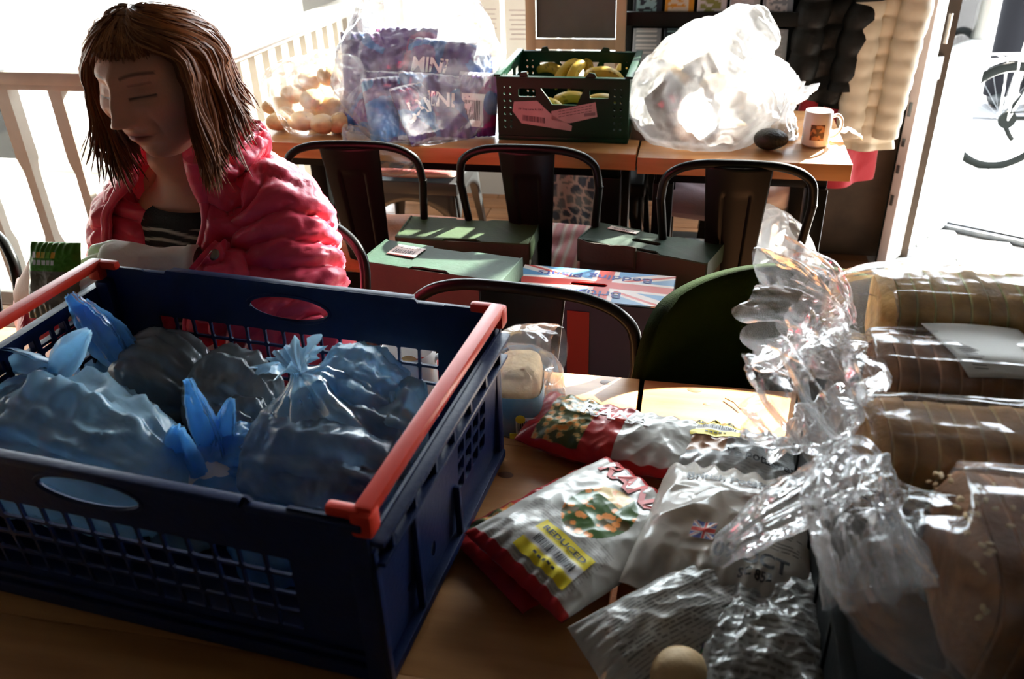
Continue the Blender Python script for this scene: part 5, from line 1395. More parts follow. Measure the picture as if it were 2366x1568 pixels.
# mug helper
def mug(lab, c, r_, h, hd, picture=True):
    t = thing('mug', lab, 'mug', c, 0)
    c = Vector(c); p = [(0, 0), (r_-.004, 0), (r_, .004), (r_, h-.002), (r_-.0015, h), (r_-.003, h-.002), (r_-.0035, .008), (0, .007)]
    MB().lathe(c, p, 48).build('body', 'ceramic', t)
    P = [c+Vector((cos(hd)*x, sin(hd)*x, z)) for x, z in ((r_-.002, h*.80), (r_+.016, h*.84), (r_+.028, h*.66), (r_+.026, h*.42), (r_+.012, h*.24), (r_-.002, h*.22))]
    MB().tube(spline(P, 30), .0048, 12).build('handle', 'ceramic', t)
    if picture:
        def f(a, b): an = R(238)+R(58)*a; return c+Vector((cos(an)*(r_+.0006), sin(an)*(r_+.0006), h*(.22+.45*b)))
        def pc(a, b): return (.10, .045, .02) if noise.noise(Vector((a*4, b*4, 2))) < .05 else (.45, .2, .08)
        MB().grid(f, 30, 24, col=pc).build('printed_picture', 'print_vcol', t, thick=.0004)
    return t
q = Q(1885, 342, ZF); mug('white mug with a small brown picture on the corner of the far table', (q.x, q.y+.035, ZF), .036, .092, R(10))
q = Q(930, 955, ZF); mug('plain cream mug behind the mesh of the blue crate', (q.x, q.y+.05, ZF), .042, .085, R(10), False)
q = Q(1950, 325, ZF)
def tis(a, b): return Vector((q.x-.04+.09*a, q.y-.0+.035*b, ZF+.012+.010*ridge(Vector((a*3, b*2, 5)), 1.2, 3)+.02*a*sin(a*4)))
single(MB().grid(tis, 30, 16).build('paper_napkin', 'white_cloth', thick=.001), 'crumpled white napkin at the right end of the far table', 'napkin')

# ---------------------------------------------------------------- background: leaflet rack, board, papers, coats
t = thing('leaflet_rack', 'black leaflet rack standing before the window', 'rack', (.02, 3.25, 0))
for (u) in (-.26, .31): MB().box((u, 3.28, .62), (.035, .03, 1.24), bev=.004).build('upright', 'black_plastic', t)
sh = []
for (z, v) in ((.945, 3.14), (1.16, 3.17), (.70, 3.12)):
    o = MB().box((.025, v, z), (.60, .02, .045), bev=.003); o.box((.025, v+.07, z-.018), (.60, .14, .008)); o = o.build('shelf', 'black_plastic', t); sh.append(o)
MB().box((.025, 3.30, .68), (.56, .015, .9)).build('back_panel', 'black_plastic', t)
MB().box((.025, 3.22, .04), (.62, .36, .05), bev=.01).build('base', 'black_plastic', t)
for i in range(4):
    MB().cyl((-.24+.17*i, 3.1, .0), .02, .03, 14).build('caster', 'rubber', t)
lf = [((.02, .03, .05), (.3, .55, .6)), ((.75, .36, .03), (.8, .75, .6)), ((.75, .78, .8), (.3, .35, .1)), ((.55, .58, .6), (.75, .75, .78)), ((.3, .33, .38), (.8, .8, .8))]
names = ['dark leaflet with pale blue blocks', 'orange leaflet', 'white leaflet with a small landscape', 'grey white leaflet', 'narrow grey leaflet']
for row, z0 in ((0, .95), (1, 1.165), (2, .705)):
    for i in range(5):
        u0 = -.235+.108*i; ca, cb = lf[(i+row*2) % 5]
        def f(a, b, u0=u0, z0=z0): return Vector((u0+.098*a, 3.165+.075*b, z0+.19*b))
        def pc(a, b, ca=ca, cb=cb, i=i): return cb if (b < .3 and .1 < a < .8 and noise.noise(Vector((a*5, b*16, i))) > -.1) or (b > .55 and (b*14 % 1) < .35 and .12 < a < .85) else ca
        single(MB().grid(f, 24, 40, col=pc).build('leaflet', 'print_vcol', thick=.002), '%s, %s from left on the rack shelf: %s' % (names[(i+row*2) % 5], ('first', 'second', 'third', 'fourth', 'fifth')[i], ('middle', 'upper', 'lower')[row]), 'leaflet', 'leaflets in the rack')
# pavement style board
ab = thing('chalkboard', 'wood framed grey chalkboard behind the banana crate', 'board', (-.42, 3.2, 0))
zb0, zb1, ub0, ub1, vv = .862, 1.6, -.585, -.27, 3.12
MB().box(((ub0+ub1)/2, vv+.006, (zb0+zb1)/2), (ub1-ub0-.04, .008, zb1-zb0-.04)).build('board', 'chalkboard', ab)
for (c, d) in (((ub0, vv, (.0+zb1)/2), (.034, .022, zb1)), ((ub1, vv, (.0+zb1)/2), (.034, .022, zb1)), (((ub0+ub1)/2, vv, zb0), (ub1-ub0, .02, .034)), (((ub0+ub1)/2, vv, zb1), (ub1-ub0, .02, .034))):
    MB().box(c, d, bev=.003).build('frame_bar', 'frame_wood', ab)
MB().box(((ub0+ub1)/2, vv+.01, .80), (ub1-ub0, .012, .05)).build('lower_panel', 'paper', ab)
# notices on the window
for i, (px0, py0, px1, py1) in enumerate(((1092, 22, 1158, 132), (1164, 22, 1238, 138))):
    a = V(px0, py0, BW-.06); b = V(px1, py1, BW-.06)
    o = MB().box(((a.x+b.x)/2, BW-.045, max(.62, (a.z+b.z)/2)+.02), (abs(b.x-a.x), .002, abs(a.z-b.z)+.05))
    o = o.build('notice_sheet', 'paper'); single(o, ('left white notice sheet taped to the window', 'right white notice sheet with a faint drawing, on the window')[i], 'notice', 'notices on the window')
    mb = MB()
    for r_ in range(7):
        z = max(.62, (a.z+b.z)/2)+.02+.08-r_*.02; mb.box(((a.x+b.x)/2, BW-.047, z), (abs(b.x-a.x)*(.6 if r_ % 2 else .7), .001, .004))
    mb.build('print', 'paper_pink', o, root=o, kind='stuff')
# coats
def coat(name, label, m, c, w_, d_, ztop, zbot, seed, quiltw=0, lean=0, hemslope=0, shoulder=.10, sleeves=True, puff=.014):
    t = thing(name, label, 'coat', (c[0], c[1], zbot))
    def f(a, b):
        z = lerp(zbot+hemslope*(cos(2*PI*a)), ztop, b); ang = 2*PI*a
        ww = lerp(w_, w_*.62, b**1.6)*(1-.75*smooth01((b-.86)/.14)); dd = d_*(1-.3*b)
        fold = 1+.16*sin(5*ang+seed+2*noise.noise(Vector((a*2, b*2, seed))))*(1-.5*b)
        p = Vector((c[0]+lean*b+ww*cos(ang)*fold, c[1]+dd*sin(ang)*fold, z))
        nrm = Vector((cos(ang), sin(ang), 0))
        if quiltw: p += nrm*puff*(quilt(z+.02*noise.noise(p*6)+.010*abs(sin(ang*2)), quiltw))
        return p+nrm*.006*ridge(p, 10, 3)
    MB().grid(f, 100, 130, cu=True).build('coat_body', m, t, ang=80)
    if sleeves:
        for s in (-1, 1):
            P = spline([(c[0]+lean+s*w_*.35, c[1]-.02, ztop-.03), (c[0]+lean*.8+s*w_*.85, c[1]-d_*.7, ztop-.2), (c[0]+lean*.3+s*w_*.8, c[1]-d_*1.0, lerp(ztop, zbot, .55)), (c[0]+s*w_*.70, c[1]-d_*1.0, zbot+.05)], 90)
            rings = []; ss = 0
            for i, p in enumerate(P):
                if i: ss += (P[i]-P[i-1]).length
                r_ = lerp(.06, .042, i/89)+(puff*.8*quilt(ss, quiltw) if quiltw else .004*sin(ss*30))
                rings.append([p+Vector((r_*cos(q_)*(.9), r_*sin(q_)*.8, 0))*(1+.06*ridge(p+Vector((cos(q_), sin(q_), 0))*.05, 16, 2)) for q_ in [2*PI*k_/40 for k_ in range(40)]])
            MB().loft(rings).build('sleeve', m, t, ang=80)
    MB().tube([(c[0]+lean, c[1], ztop-.02), (c[0]+lean, c[1]+.02, ztop+.03), (c[0]+lean, 3.385, ztop+.05)], .004, 8).build('hanging_loop', 'chrome', t)
    return t
coat('coat', 'black quilted coat hanging left of the cream one', 'black_puffer', (.415, 3.24, 0), .095, .085, 1.27, .665, 1.0, .085, lean=.06, hemslope=-.03)
coat('coat', 'long red coat hanging lowest between the black and cream ones', 'red_cloth', (.505, 3.27, 0), .135, .07, 1.25, .345, 2.0, 0, lean=.0, hemslope=.02, sleeves=False)
coat('coat', 'cream quilted jacket hanging next to the open door', 'cream_puffer', (.592, 3.20, 0), .085, .045, 1.27, .505, 3.5, .06, lean=.02, puff=.008)
q = V(1855, 130, 3.3)
ssb = MB().box((q.x, 3.36, q.z-.02), (.22, .12, .05), bev=.004).build('news_crate', 'black_plastic'); single(ssb, 'black edge of a shelf box behind the black coat', 'box')
# open door leaf
D0, D1 = Vector((.752, 3.285, 0)), Vector((1.073, 3.754, 0)); dd = (D1-D0); DL = dd.length; dz_ = math.atan2(dd.y, dd.x)
dr = MB(); DH = 2.08
def DM(mb, c, d, bev=.003): mb.box(c, d, bev=bev)
DM(dr, (.04, 0, DH/2+.01), (.08, .045, DH)); DM(dr, (DL-.04, 0, DH/2+.01), (.08, .045, DH)); DM(dr, (DL/2, 0, .36), (DL-.14, .032, .70)); DM(dr, (DL/2, 0, DH-.05), (DL-.14, .044, .12)); DM(dr, (DL/2, 0, .74), (DL-.14, .044, .08))
do = dr.build('door_1', 'white_paint', None, world=False); do.location = D0; do.rotation_euler = (0, 0, dz_); do['kind'] = 'structure'; RM[do] = Matrix.Translation(D0) @ Matrix.Rotation(dz_, 4, 'Z')
MB().box((DL/2, 0, 1.38), (DL-.14, .006, 1.22)).build('pane', 'window_glass', do, world=False)
mat('door_edge', (.42, .34, .32), .5, vary=.15)
MB().box((-.006, -.004, DH/2+.01), (.012, .036, DH), bev=.001).build('edge_strip', 'door_edge', do, world=False)
MB().box((-.013, .014, DH/2+.01), (.003, .006, DH)).build('groove_strip', 'rubber', do, world=False)  # dark strip standing for the shaded groove along the door edge
for z, h_ in ((.95, .09), (.62, .05), (.50, .03), (.40, .03), (.28, .04)): MB().box((-.0135, .0, z), (.003, .012, h_), bev=.001).build('lock_plate', 'gunmetal', do, world=False)
MB().tube([(.05, -.03, 1.0), (.05, -.07, 1.0), (.14, -.07, 1.0)], .009, 10).build('door_handle', 'chrome', do, world=False)
MB().box((.10, -.03, .88), (.012, .012, .10), bev=.002).build('letter_pull', 'zip_metal', do, world=False)
# bicycle outside
BZ0 = -.01; q = Q(2288, 392, BZ0); bc = Vector((q.x, q.y, BZ0)); WR = .262
bk_ = thing('bicycle', 'bicycle parked outside the open door, rear wheel in view', 'bicycle', bc, R(8))
ctr = Vector((0, 0, WR+.002))
def ringp(r_, n_=64, y=0): return [ctr+Vector((r_*cos(2*PI*k_/n_), y, r_*sin(2*PI*k_/n_))) for k_ in range(n_)]
def wheel(off):
    global ctr
    c0 = ctr; ctr = c0+Vector((off, 0, 0))
    wh = MB().tube(ringp(WR-.022), .022, 10, closed=True).build('tyre', 'rubber', bk_, world=False)
    MB().tube(ringp(WR-.038), .008, 8, closed=True).build('rim', 'chrome', wh, world=False)
    m = MB()
    for k_ in range(28):
        a = 2*PI*k_/28; m.tube([ctr+Vector((.02*cos(a+.6), (.02 if k_ % 2 else -.02), .02*sin(a+.6))), ctr+Vector(((WR-.04)*cos(a), 0, (WR-.04)*sin(a)))], .0013, 4)
    m.build('spokes', 'gunmetal', wh, world=False, kind='stuff')
    MB().cyl(ctr+Vector((0, -.035, 0)), .022, .07, 18, axis='Y').build('hub', 'gunmetal', wh, world=False)
    ctr = c0
wheel(0); wheel(1.02)
MB().cyl(Vector((0, -.045, WR)), .042, .012, 24, axis='Y').build('sprocket', 'rubber', bk_, world=False)
MB().tube([ctr+Vector((.0, -.03, -.03)), ctr+Vector((.03, -.04, -.08)), ctr+Vector((.05, -.03, -.10))], .012, 8).build('derailleur', 'rubber', bk_, world=False)
MB().grid(lambda a, b: ctr+Vector(((WR+.022)*cos(lerp(R(-10), R(150), a)), (b-.5)*.05, (WR+.022)*sin(lerp(R(-10), R(150), a))-.004*abs(2*b-1))), 40, 5).build('mudguard', 'white_paint', bk_, world=False, thick=.002)
fr = MB()
bb = Vector((.42, 0, WR-.01)); seat = Vector((.27, 0, WR+.50)); head = Vector((.86, 0, WR+.52))
for P in ([ctr, bb], [ctr, seat-Vector((.02, 0, .1))], [bb, seat+Vector((-.03, 0, .12))], [bb, head-Vector((0, 0, .12))], [seat-Vector((0, 0, .06)), head], [head+Vector((-.04, 0, .16)), head-Vector((-.03, 0, .12)), Vector((1.02, 0, WR))]): fr.tube(P, .013, 10)
fr.build('frame', 'rubber', bk_, world=False)
MB().cyl(bb+Vector((0, -.06, 0)), .085, .006, 30, axis='Y').build('chainring', 'gunmetal', bk_, world=False)
MB().tube([ctr+Vector((0, -.05, .035)), bb+Vector((0, -.06, .08))], .004, 6).build('chain', 'rubber', bk_, world=False)
m = MB(); zr = WR+.055+WR-.03
for y in (-.055, .055): m.tube([(-.17, y, zr), (.24, y, zr)], .006, 8)
for x in (-.17, -.08, .02, .12, .22): m.tube([(x, -.055, zr), (x, .055, zr)], .005, 8)
for y in (-.055, .055): m.tube([(0, y*.8, WR), (-.02, y, zr)], .005, 8); m.tube([(0, y*.8, WR), (.10, y, zr)], .005, 8)
m.build('luggage_rack', 'chrome', bk_, world=False)
MB().ball(seat+Vector((-.05, 0, .15)), (.13, .07, .035), 20, 10).build('saddle', 'rubber', bk_, world=False)
MB().tube([head+Vector((-.04, -.28, .2)), head+Vector((-.02, -.1, .2)), head+Vector((-.04, 0, .17)), head+Vector((-.02, .1, .2)), head+Vector((-.04, .28, .2))], .012, 8).build('handlebar', 'chrome', bk_, world=False)
# passer by outside
ps = Q(2335, 240, BZ0)
pp = thing('person', 'passer-by in dark trousers with a dark shoulder bag outside the door', 'person', (ps.x, ps.y, BZ0))
mb = MB(); X = Vector((ps.x, ps.y, BZ0))
for s in (-1, 1): mb.tube(spline([X+Vector((s*.08, 0, .85)), X+Vector((s*.10, .02*s, .48)), X+Vector((s*.11, .03*s, .08)), X+Vector((s*.11, -.08+.03*s, .04))], 30), sval([.085, .062, .042, .035], 30), 16)
mb.loft([[X+Vector((rx*cos(a), ry*sin(a), z)) for a in [2*PI*k_/28 for k_ in range(28)]] for z, rx, ry in ((.78, .15, .10), (.90, .17, .12), (1.05, .15, .11), (1.25, .18, .12), (1.40, .19, .11), (1.46, .10, .08), (1.50, .055, .06), (1.56, .055, .06))])
mb.ball(X+Vector((0, -.01, 1.66)), (.075, .095, .115), 24, 16)
for s in (-1, 1): mb.tube(spline([X+Vector((s*.17, 0, 1.38)), X+Vector((s*.25, .02, 1.12)), X+Vector((s*.20, -.14, .98)), X+Vector((s*.19, -.18, .97))], 24), sval([.05, .042, .03, .025], 24), 12)
for i in range(len(mb.c)): pass
mb.c = [(.5, .27, .18)]*len(mb.v); mb.hasc = True
mb.build('body', 'skin', pp, ang=60)
mb = MB()
for s in (-1, 1): mb.tube(spline([X+Vector((s*.08, 0, .90)), X+Vector((s*.10, .02*s, .48)), X+Vector((s*.11, .03*s, .06))], 30), sval([.11, .085, .07], 30), 20)
mb.build('trousers', 'street_dark', pp)
MB().loft([[X+Vector((rx*cos(a), ry*sin(a), z)) for a in [2*PI*k_/28 for k_ in range(28)]] for z, rx, ry in ((.84, .19, .14), (1.0, .18, .135), (1.25, .21, .145), (1.42, .20, .12), (1.48, .09, .08))]).build('jacket', 'street_blue', pp)
MB().box(X+Vector((-.16, -.16, .90)), (.30, .10, .24), bev=.03).build('shoulder_bag', 'street_dark', pp)
for s in (-1, 1): MB().ball(X+Vector((s*.11, -.06, .045)), (.045, .13, .045), 16, 10).build('shoe', 'black_plastic', pp)
MB().ball(X+Vector((0, .015, 1.69)), (.085, .10, .11), 20, 12).build('hair', 'hair_brown', pp)

# scarf draped on the far chair, white bag on the right chair
def scarf(a, b):
    u = -.50+.30*a; s_ = b*.52
    if s_ < .16: v, z = 2.90+s_, .482
    else: v, z = 3.06+.02, .482
    v, z = (2.86+.2*(1-s_/.2), .484) if s_ < .2 else (2.86-.012*sin(a*14)-.01, .484-(s_-.2))
    return Vector((u+.01*sin(b*9), v, z+.012*ridge(Vector((a*3, b*3, 0)), 1.5, 3)))
def scol(a, b):
    q_ = noise.voronoi(Vector((a*8, b*13, 4)))[0]; e = q_[1]-q_[0]
    return (.5, .55, .55) if e < .15 else ((.05, .10, .16) if noise.noise(Vector((a*6, b*8, 0))) > 0 else (.15, .24, .28))
so_ = single(MB().grid(scarf, 60, 80, col=scol).build('scarf', 'pattern', thick=.003, ang=80), 'blue and white patterned scarf with tassels over the far chair', 'scarf')
for k_ in range(6):
    x_ = -.49+.056*k_; MB().tube([(x_, 2.838, .165), (x_+.004, 2.836, .13), (x_, 2.837, .10)], [.003, .006, .004], 6).build('tassel', 'pattern', so_, root=so_)
q = Q(1830, 560, .50)
mb = bag([Vector((.22, 2.16, .50)), Vector((.22, 2.16, .52)), Vector((.23, 2.15, .56)), Vector((.25, 2.13, .60)), Vector((.27, 2.12, .62))], [.05, .12, .12, .07, .02], n=90, m=60, crum=(.02, 14), seed=91, flat=(1, .8), zmin=.499)
single(mb.build('plastic_bag', 'milky_film', ang=80), 'slumped white bag on the seat of the rightmost far chair', 'bag')
mb = bag([V(1800, 470, 2.75), V(1800, 460, 2.75), V(1795, 430, 2.76), V(1790, 400, 2.77)], [.03, .09, .10, .03], n=70, m=50, crum=(.012, 14), seed=92)
single(mb.build('cloth_bag', 'white_cloth', ang=80), 'white cloth bundle on the chair under the far table', 'bag')

# ---------------------------------------------------------------- near table: packets
ZN = .751
# small seeded half loaf in a blue band
A_ = Q(1135, 1012, ZN); B_ = Q(1240, 1015, ZN); ax_ = (B_-A_); Lp = ax_.length; rzp = math.atan2(ax_.y, ax_.x)
hl = thing('half_loaf', 'small seeded loaf in clear film with a blue paper band, beside the red bar', 'bread', A_.lerp(B_, .5)+Vector((0, .055, 0)), rzp)
def sq(x_, e): return (abs(x_)**e)*(1 if x_ > 0 else -1)
rings = []
for z, k_ in ((0, .92), (.006, 1.0), (.055, 1.0), (.07, .98), (.085, .9), (.092, .72), (.094, .4)):
    rings.append([Vector((sq(cos(a), .5)*Lp*.5*k_, sq(sin(a), .5)*.05*k_, z+.003*ridge(Vector((cos(a), sin(a), z*20)), 2, 2))) for a in [2*PI*j_/48 for j_ in range(48)]])
MB().loft(rings).build('bread', 'bread_pale', hl, world=False)
mat('band_blue', (.03, .13, .20), .45, vary=.2, vscale=20)
rings = [[Vector((sq(cos(a), .5)*(Lp*.5+.0012), sq(sin(a), .5)*.0515, z)) for a in [2*PI*j_/48 for j_ in range(48)]] for z in (.002, .066)]
bb_ = MB().loft(rings, cap=False).build('paper_band', 'band_blue', hl, world=False, thick=.0006)
MB().box((.018, -.0535, .022), (.042, .0008, .028)).build('sticker', 'paper', bb_, world=False)
m = MB(); rn = random.Random(3); x = .0
while x < .036: ww = rn.choice((.0007, .0012, .002)); m.box((x+.0, -.0542, .022), (ww, .0006, .018)); x += ww+rn.choice((.0008, .0014))
m.build('barcode', 'ink', bb_, world=False, kind='stuff')
MB().cyl((.004, -.0555, .034), .007, .001, 18, axis='Y').build('yellow_dot', 'sticker_yellow', bb_, world=False)
MB().box((-.004, -.0545, .005), (.016, .001, .008)).build('yellow_tab', 'sticker_yellow', bb_, world=False)
rings = []
mb = bag([Vector((0, 0, .001)), Vector((0, 0, .01)), Vector((0, 0, .07)), Vector((.005, 0, .098)), Vector((.03, .02, .105)), Vector((.055, .03, .10))], [.05, .060, .060, .050, .034, .03], n=80, m=60, crum=(.006, 22), seed=95, zmin=.0008, flat=(1.0, 1.0), up=(1, 0, 0))
mb.build('clear_wrap', 'loaf_film', hl, world=False, ang=80)

def pasta_col(kind):
    def f(a, b, s):
        W_ = (.50, .49, .45); RD = (.42, .015, .015)
        if s < 0: return RD
        if b < .045 or b > .955 or a < .02: return RD
        if kind == 1:
            # a along the length; left third food picture, then red word panel, then silver back
            if a < .10: return RD
            if a < .38:
                q_ = noise.voronoi(Vector((a*24, b*11, 1)))[0][0]
                return (.75, .28, .05) if q_ < .33 else ((.55, .35, .12) if q_ < .5 else (.07, .09, .02))
            if a < .58: return RD if b < .55 or b > .80 else (.55, .03, .02)
            return W_
        e = ((a-.53)/.26)**2+((b-.56)/.22)**2
        if e < 1:
            q_ = noise.voronoi(Vector((a*13, b*18, 1)))[0][0]; n_ = noise.noise(Vector((a*7, b*8, 3)))
            if q_ < .42 and n_ < .22: return (.80, .27, .05)
            if b > .66 and a < .60: return (.80, .55, .22)
            return (.04, .10, .012) if n_ > -.15 else (.10, .07, .02)
        if b < .42 and (b*60 % 1) < .32 and .12 < a < .9 and noise.noise(Vector((a*24, int(b*60)*3.1, 1))) > -.15: return (.33, .30, .28)
        return W_
    return f
def sticker_on(par, S_, a0, a1, b0, b1, lift=.0010, words='REDUCED', ang=0):
    def g(a, b, l=lift): return S_(lerp(a0, a1, a), lerp(b0, b1, b), 1, l)
    st = MB().grid(g, 22, 16, col=lambda a, b: (.85, .68, .015) if (b > .62 or b < .30) else (.75, .74, .72)).build('price_sticker', 'print_vcol', par, root=par)
    m = MB(); vs, fs = text_mesh(words, 1.0, .03); mx = max(abs(v_[0]) for v_ in vs)
    m.add([g(.5+x/mx*.42, .80+y*.20, lift+.0008) for x, y in vs], fs)
    rn = random.Random(7); x = .14
    while x < .86:
        ww = rn.choice((.010, .016, .026)); m.add([g(x, .36, lift+.0008), g(x+ww, .36, lift+.0008), g(x+ww, .58, lift+.0008), g(x, .58, lift+.0008)], [(0, 1, 2, 3)]); x += ww+rn.choice((.010, .018))
    for x in range(5): m.add([g(.3+x*.09+d, .14+e, lift+.0008) for d, e in ((0, 0), (.06, 0), (.06, .06), (0, .06))], [(0, 1, 2, 3)])
    m.build('print', 'ink', st, smooth=False, root=par, kind='stuff')
# back pouch
c = Q(1415, 1015, ZN+.02)
mb, S1 = pouch(c, R(-17), .245, .115, .050, pasta_col(1), nu=150, nv=90, seed=2, crum=(.008, 13), zmin=ZN, tilt=(R(6), R(-4)), bend=lambda x, y: .012*x*x)
p1_ = single(mb.build('pasta_pouch', 'pouch', ang=80), 'red and silver pasta pouch lying behind the larger one', 'pouch', 'pasta pouches')
m = MB(); word_on(m, S1, 'RANA', .50, .66, .040, .245, .115, 0, .0012, .03); m.build('lettering', 'ink_white', p1_, smooth=False, root=p1_)
# lower pouch of the pair in front, mostly hidden
c = Q(1320, 1225, ZN+.012)
mb, S3 = pouch(c+Vector((-.01, .0, 0)), R(47), .235, .155, .030, pasta_col(1), nu=100, nv=80, seed=9, crum=(.006, 22), zmin=ZN)
single(mb.build('pasta_pouch', 'pouch', ang=80), 'red pasta pouch lying underneath, only its edges showing', 'pouch', 'pasta pouches')
c = Q(1355, 1225, ZN+.036)
mb, S2 = pouch(c, R(-38), .165, .235, .045, pasta_col(2), nu=150, nv=170, seed=6, crum=(.007, 11), zmin=ZN+.012, tilt=(R(-3), R(4)))
p2_ = single(mb.build('pasta_pouch', 'pouch', ang=80), 'large white pasta pouch with chickpea picture and yellow sticker', 'pouch', 'pasta pouches')
m = MB(); word_on(m, S2, 'RANA', .50, .85, .044, .165, .235, R(-8), .0016, .035); m.build('lettering', 'ink_red', p2_, smooth=False, root=p2_)
sticker_on(p2_, S2, .36, .86, .08, .30)
# silver packet with the reduced sticker
def vcol_(a, b, s):
    if a < .42 and b > .30: return (.34, .17, .09)
    if (b*30 % 1) < .3 and a > .45 and noise.noise(Vector((a*20, int(b*30)*2.2, 3))) > -.1: return (.30, .31, .32)
    return (.42, .43, .43)
c = Q(1700, 1070, ZN+.028)
mb, S4 = pouch(c, R(-12), .185, .115, .058, vcol_, nu=120, nv=90, seed=12, crum=(.011, 14), zmin=ZN)
p4_ = single(mb.build('food_packet', 'pouch', ang=80), 'silvery packet with a REDUCED sticker behind the potato bag', 'packet')
sticker_on(p4_, S4, .12, .50, .56, .96)
m = MB(); word_on(m, S4, 'Yo potatoes', .68, .30, .018, .185, .115, 0, .0012, .02); m.build('lettering', 'ink', p4_, smooth=False, root=p4_)
# white potato bag
def potc(a, b, s):
    if (b*46 % 1) < .25 and .58 < a < .92 and .30 < b < .42 and noise.noise(Vector((a*30, int(b*46)*2.2, 3))) > -.1: return (.1, .1, .1)
    return (.62, .57, .50)
c = Q(1685, 1250, ZN+.04)
mb, S5 = pouch(c, R(-12), .195, .215, .090, potc, nu=150, nv=150, seed=15, crum=(.012, 9), zmin=ZN)
p5_ = single(mb.build('potato_bag', 'printed_film', ang=80), 'largest white potato bag, printed 09 OCT with a small flag', 'bag', 'potato bags')
m = MB()
for wd, wa, wb, wsz in (('09 OCT', .66, .205, .026), ('SC 852', .70, .115, .013)):
    word_on(m, S5, wd, wa, wb, wsz, .215, .215, 0, .0015, .03); m.build('lettering', 'ink', p5_, smooth=False, root=p5_); m = MB()
word_on(m, S5, 'British Potatoes', .46, .74, .020, .215, .215, 0, .0015, .02); m.build('lettering', 'ink', p5_, smooth=False, root=p5_)
def fl(a, b): return S5(.30+.14*a, .25+.10*b, 1, .0014)
MB().grid(fl, 40, 26, col=lambda a, b: (lambda f_: (.10, .12, .35) if f_ == (.12, .33, .58) else f_)(flag(a, b))).build('printed_flag', 'print_vcol', p5_, root=p5_)
for i, (dx, dy) in enumerate(((-.045, .03), (.03, .04), (-.03, -.045), (.045, -.03), (.0, .0))):
    contents('potato', (c.x+dx, c.y+dy, ZN+.030), (.038, .030, .026), 'potato', ('potato at the back left inside the largest potato bag', 'potato at the back right inside the largest potato bag', 'potato at the front left inside the largest potato bag', 'potato at the front right inside the largest potato bag', 'middle potato inside the largest potato bag')[i], 'potato', 60+i, None, 'potatoes in the largest bag')
# two small printed bags at the bottom
def smallc(a, b, s):
    if (a*24 % 1) < .34 and .12 < b < .9 and noise.noise(Vector((int(a*24)*2.7, b*44, 3))) > -.2: return (.26, .26, .24)
    return (.58, .57, .53)
c = Q(1555, 1450, ZN+.035)
mb, S6 = pouch(c, R(-52), .105, .19, .055, smallc, nu=100, nv=130, seed=18, crum=(.008, 13), zmin=ZN, tilt=(R(6), R(10)))
p6_ = single(mb.build('potato_bag', 'printed_film', ang=80), 'small printed bag at the front left with lines of text', 'bag', 'potato bags')
contents('potato', (c.x+.0, c.y-.01, ZN+.028), (.034, .030, .024), 'potato', 'potato inside the small printed bag at the front left', 'potato', 70)
def smallc2(a, b, s):
    if a < .07 and b < .6: return ((.6, .1, .1), (.05, .25, .1), (.05, .06, .3), (.6, .45, .05), (.3, .05, .3))[int(b*24) % 5]
    if (b*26 % 1) < .32 and .12 < a < .9 and noise.noise(Vector((a*36, int(b*26)*2.2, 3))) > -.15: return (.26, .26, .24)
    if b < .1 and .6 < a: return (.7, .55, .02)
    return (.50, .50, .48)
c2_ = Q(1770, 1480, ZN+.035)
mb, S7 = pouch(c2_, R(-6), .135, .19, .060, smallc2, nu=110, nv=130, seed=21, crum=(.012, 20), zmin=ZN, tilt=(R(3), R(-6)))
single(mb.build('potato_bag', 'printed_film', ang=80), 'small printed bag at the front right with a strip of coloured squares', 'bag', 'potato bags')
contents('potato', (c2_.x, c2_.y, ZN+.030), (.04, .036, .026), 'potato', 'potato inside the small printed bag at the front right', 'potato', 71)
q = Q(1572, 1548, ZN+.045); contents('potato', (q.x, q.y, ZN+.036), (.032, .028, .026), 'potato', 'pale potato showing bare between the two small printed bags', 'potato', 72)
q = Q(1745, 1165, ZN+.07)
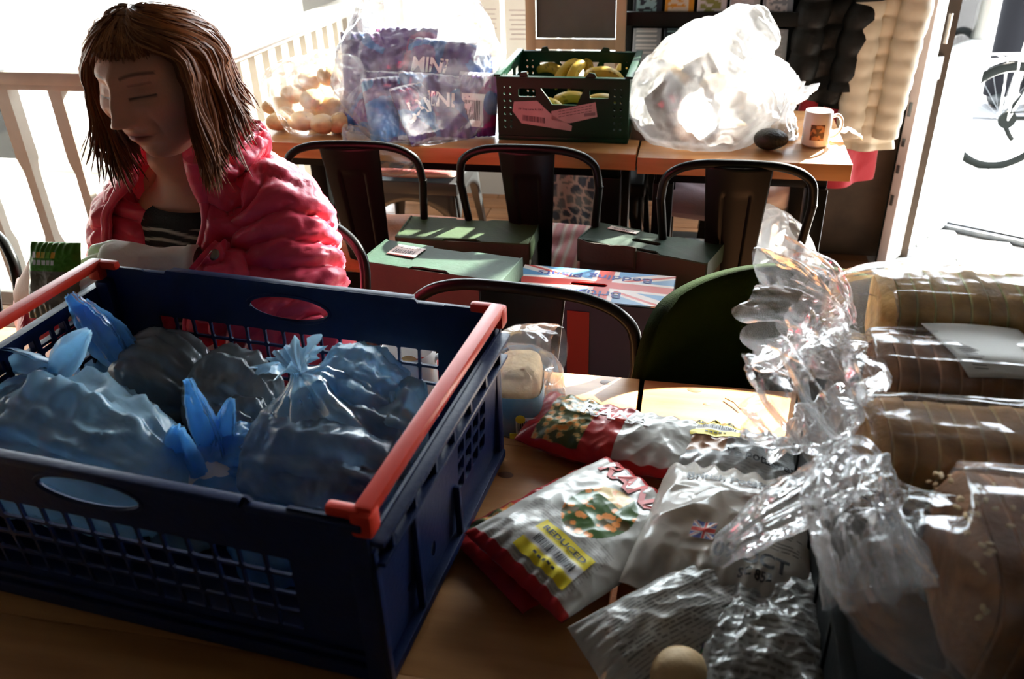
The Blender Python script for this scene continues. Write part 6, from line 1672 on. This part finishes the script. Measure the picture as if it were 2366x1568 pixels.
ms = MB().ball((q.x, q.y+.01, q.z), (.020, .014, .012), 20, 12, M=Matrix.Rotation(R(35), 3, 'Y')); single(ms.build('radish', 'ink_red'), 'small red foil wrapped piece resting on the potato bag', 'food')
# amber jar under the neck of the far loaf
q = V(1928, 800, 1.03)
jr = thing('jar', 'amber jar with a dark lid below the first loaf bag', 'jar', (q.x+.015, 1.055, ZN))
mat('amber', (.30, .12, .02), .12, coat=.6)
jx, jz = q.x+.015, ZN
MB().lathe((jx, 1.055, jz), [(0, 0), (.030, 0), (.034, .006), (.034, .115), (.028, .135), (.025, .14), (0, .14)], 32).build('body', 'amber', jr)
MB().lathe((jx, 1.055, jz+.14), [(0, 0), (.028, 0), (.028, .016), (.026, .018), (0, .018)], 32).build('lid', 'black_plastic', jr)
# papers, tomato and egg behind the crate mesh
q = Q(560, 850, ZN)
for i, (dx, dy, rz_, w_) in enumerate(((0, 0, .3, .10), (.05, -.02, -.4, .08))):
    Mx = Matrix.Rotation(rz_, 3, 'Z')
    mb = MB().grid(lambda a, b: Vector((q.x+dx, q.y+dy-.02, ZN+.03+i*.012))+Mx @ Vector(((a-.5)*w_, (b-.5)*.07, .012*ridge(Vector((a*2, b*2, i)), 1.3, 2))), 24, 18)
    single(mb.build('paper_slip', 'paper', thick=.0008), ('crumpled pale slip behind the crate mesh', 'second slip lying across the first behind the crate mesh')[i], 'paper', 'slips behind the crate')
q = Q(942, 842, ZN+.03); contents('egg', (q.x, q.y, ZN+.025), (.025, .022, .024), 'bread_pale', 'brown egg behind the crate mesh above the mug', 'egg', 80)
q = Q(985, 850, ZN+.03); contents('tomato', (q.x, q.y, ZN+.025), (.026, .026, .023), 'ink_red', 'red tomato beside the egg behind the crate mesh', 'tomato', 81)
# twig of string on the right table
a, b = Q(1675, 922, ZN), Q(1710, 948, ZN)
single(MB().tube([a+Vector((0, 0, .002)), a.lerp(b, .5)+Vector((.002, .002, .003)), b+Vector((0, 0, .002))], .0008, 5).build('string', 'knot'), 'short dark bit of string on the sunlit table', 'string')
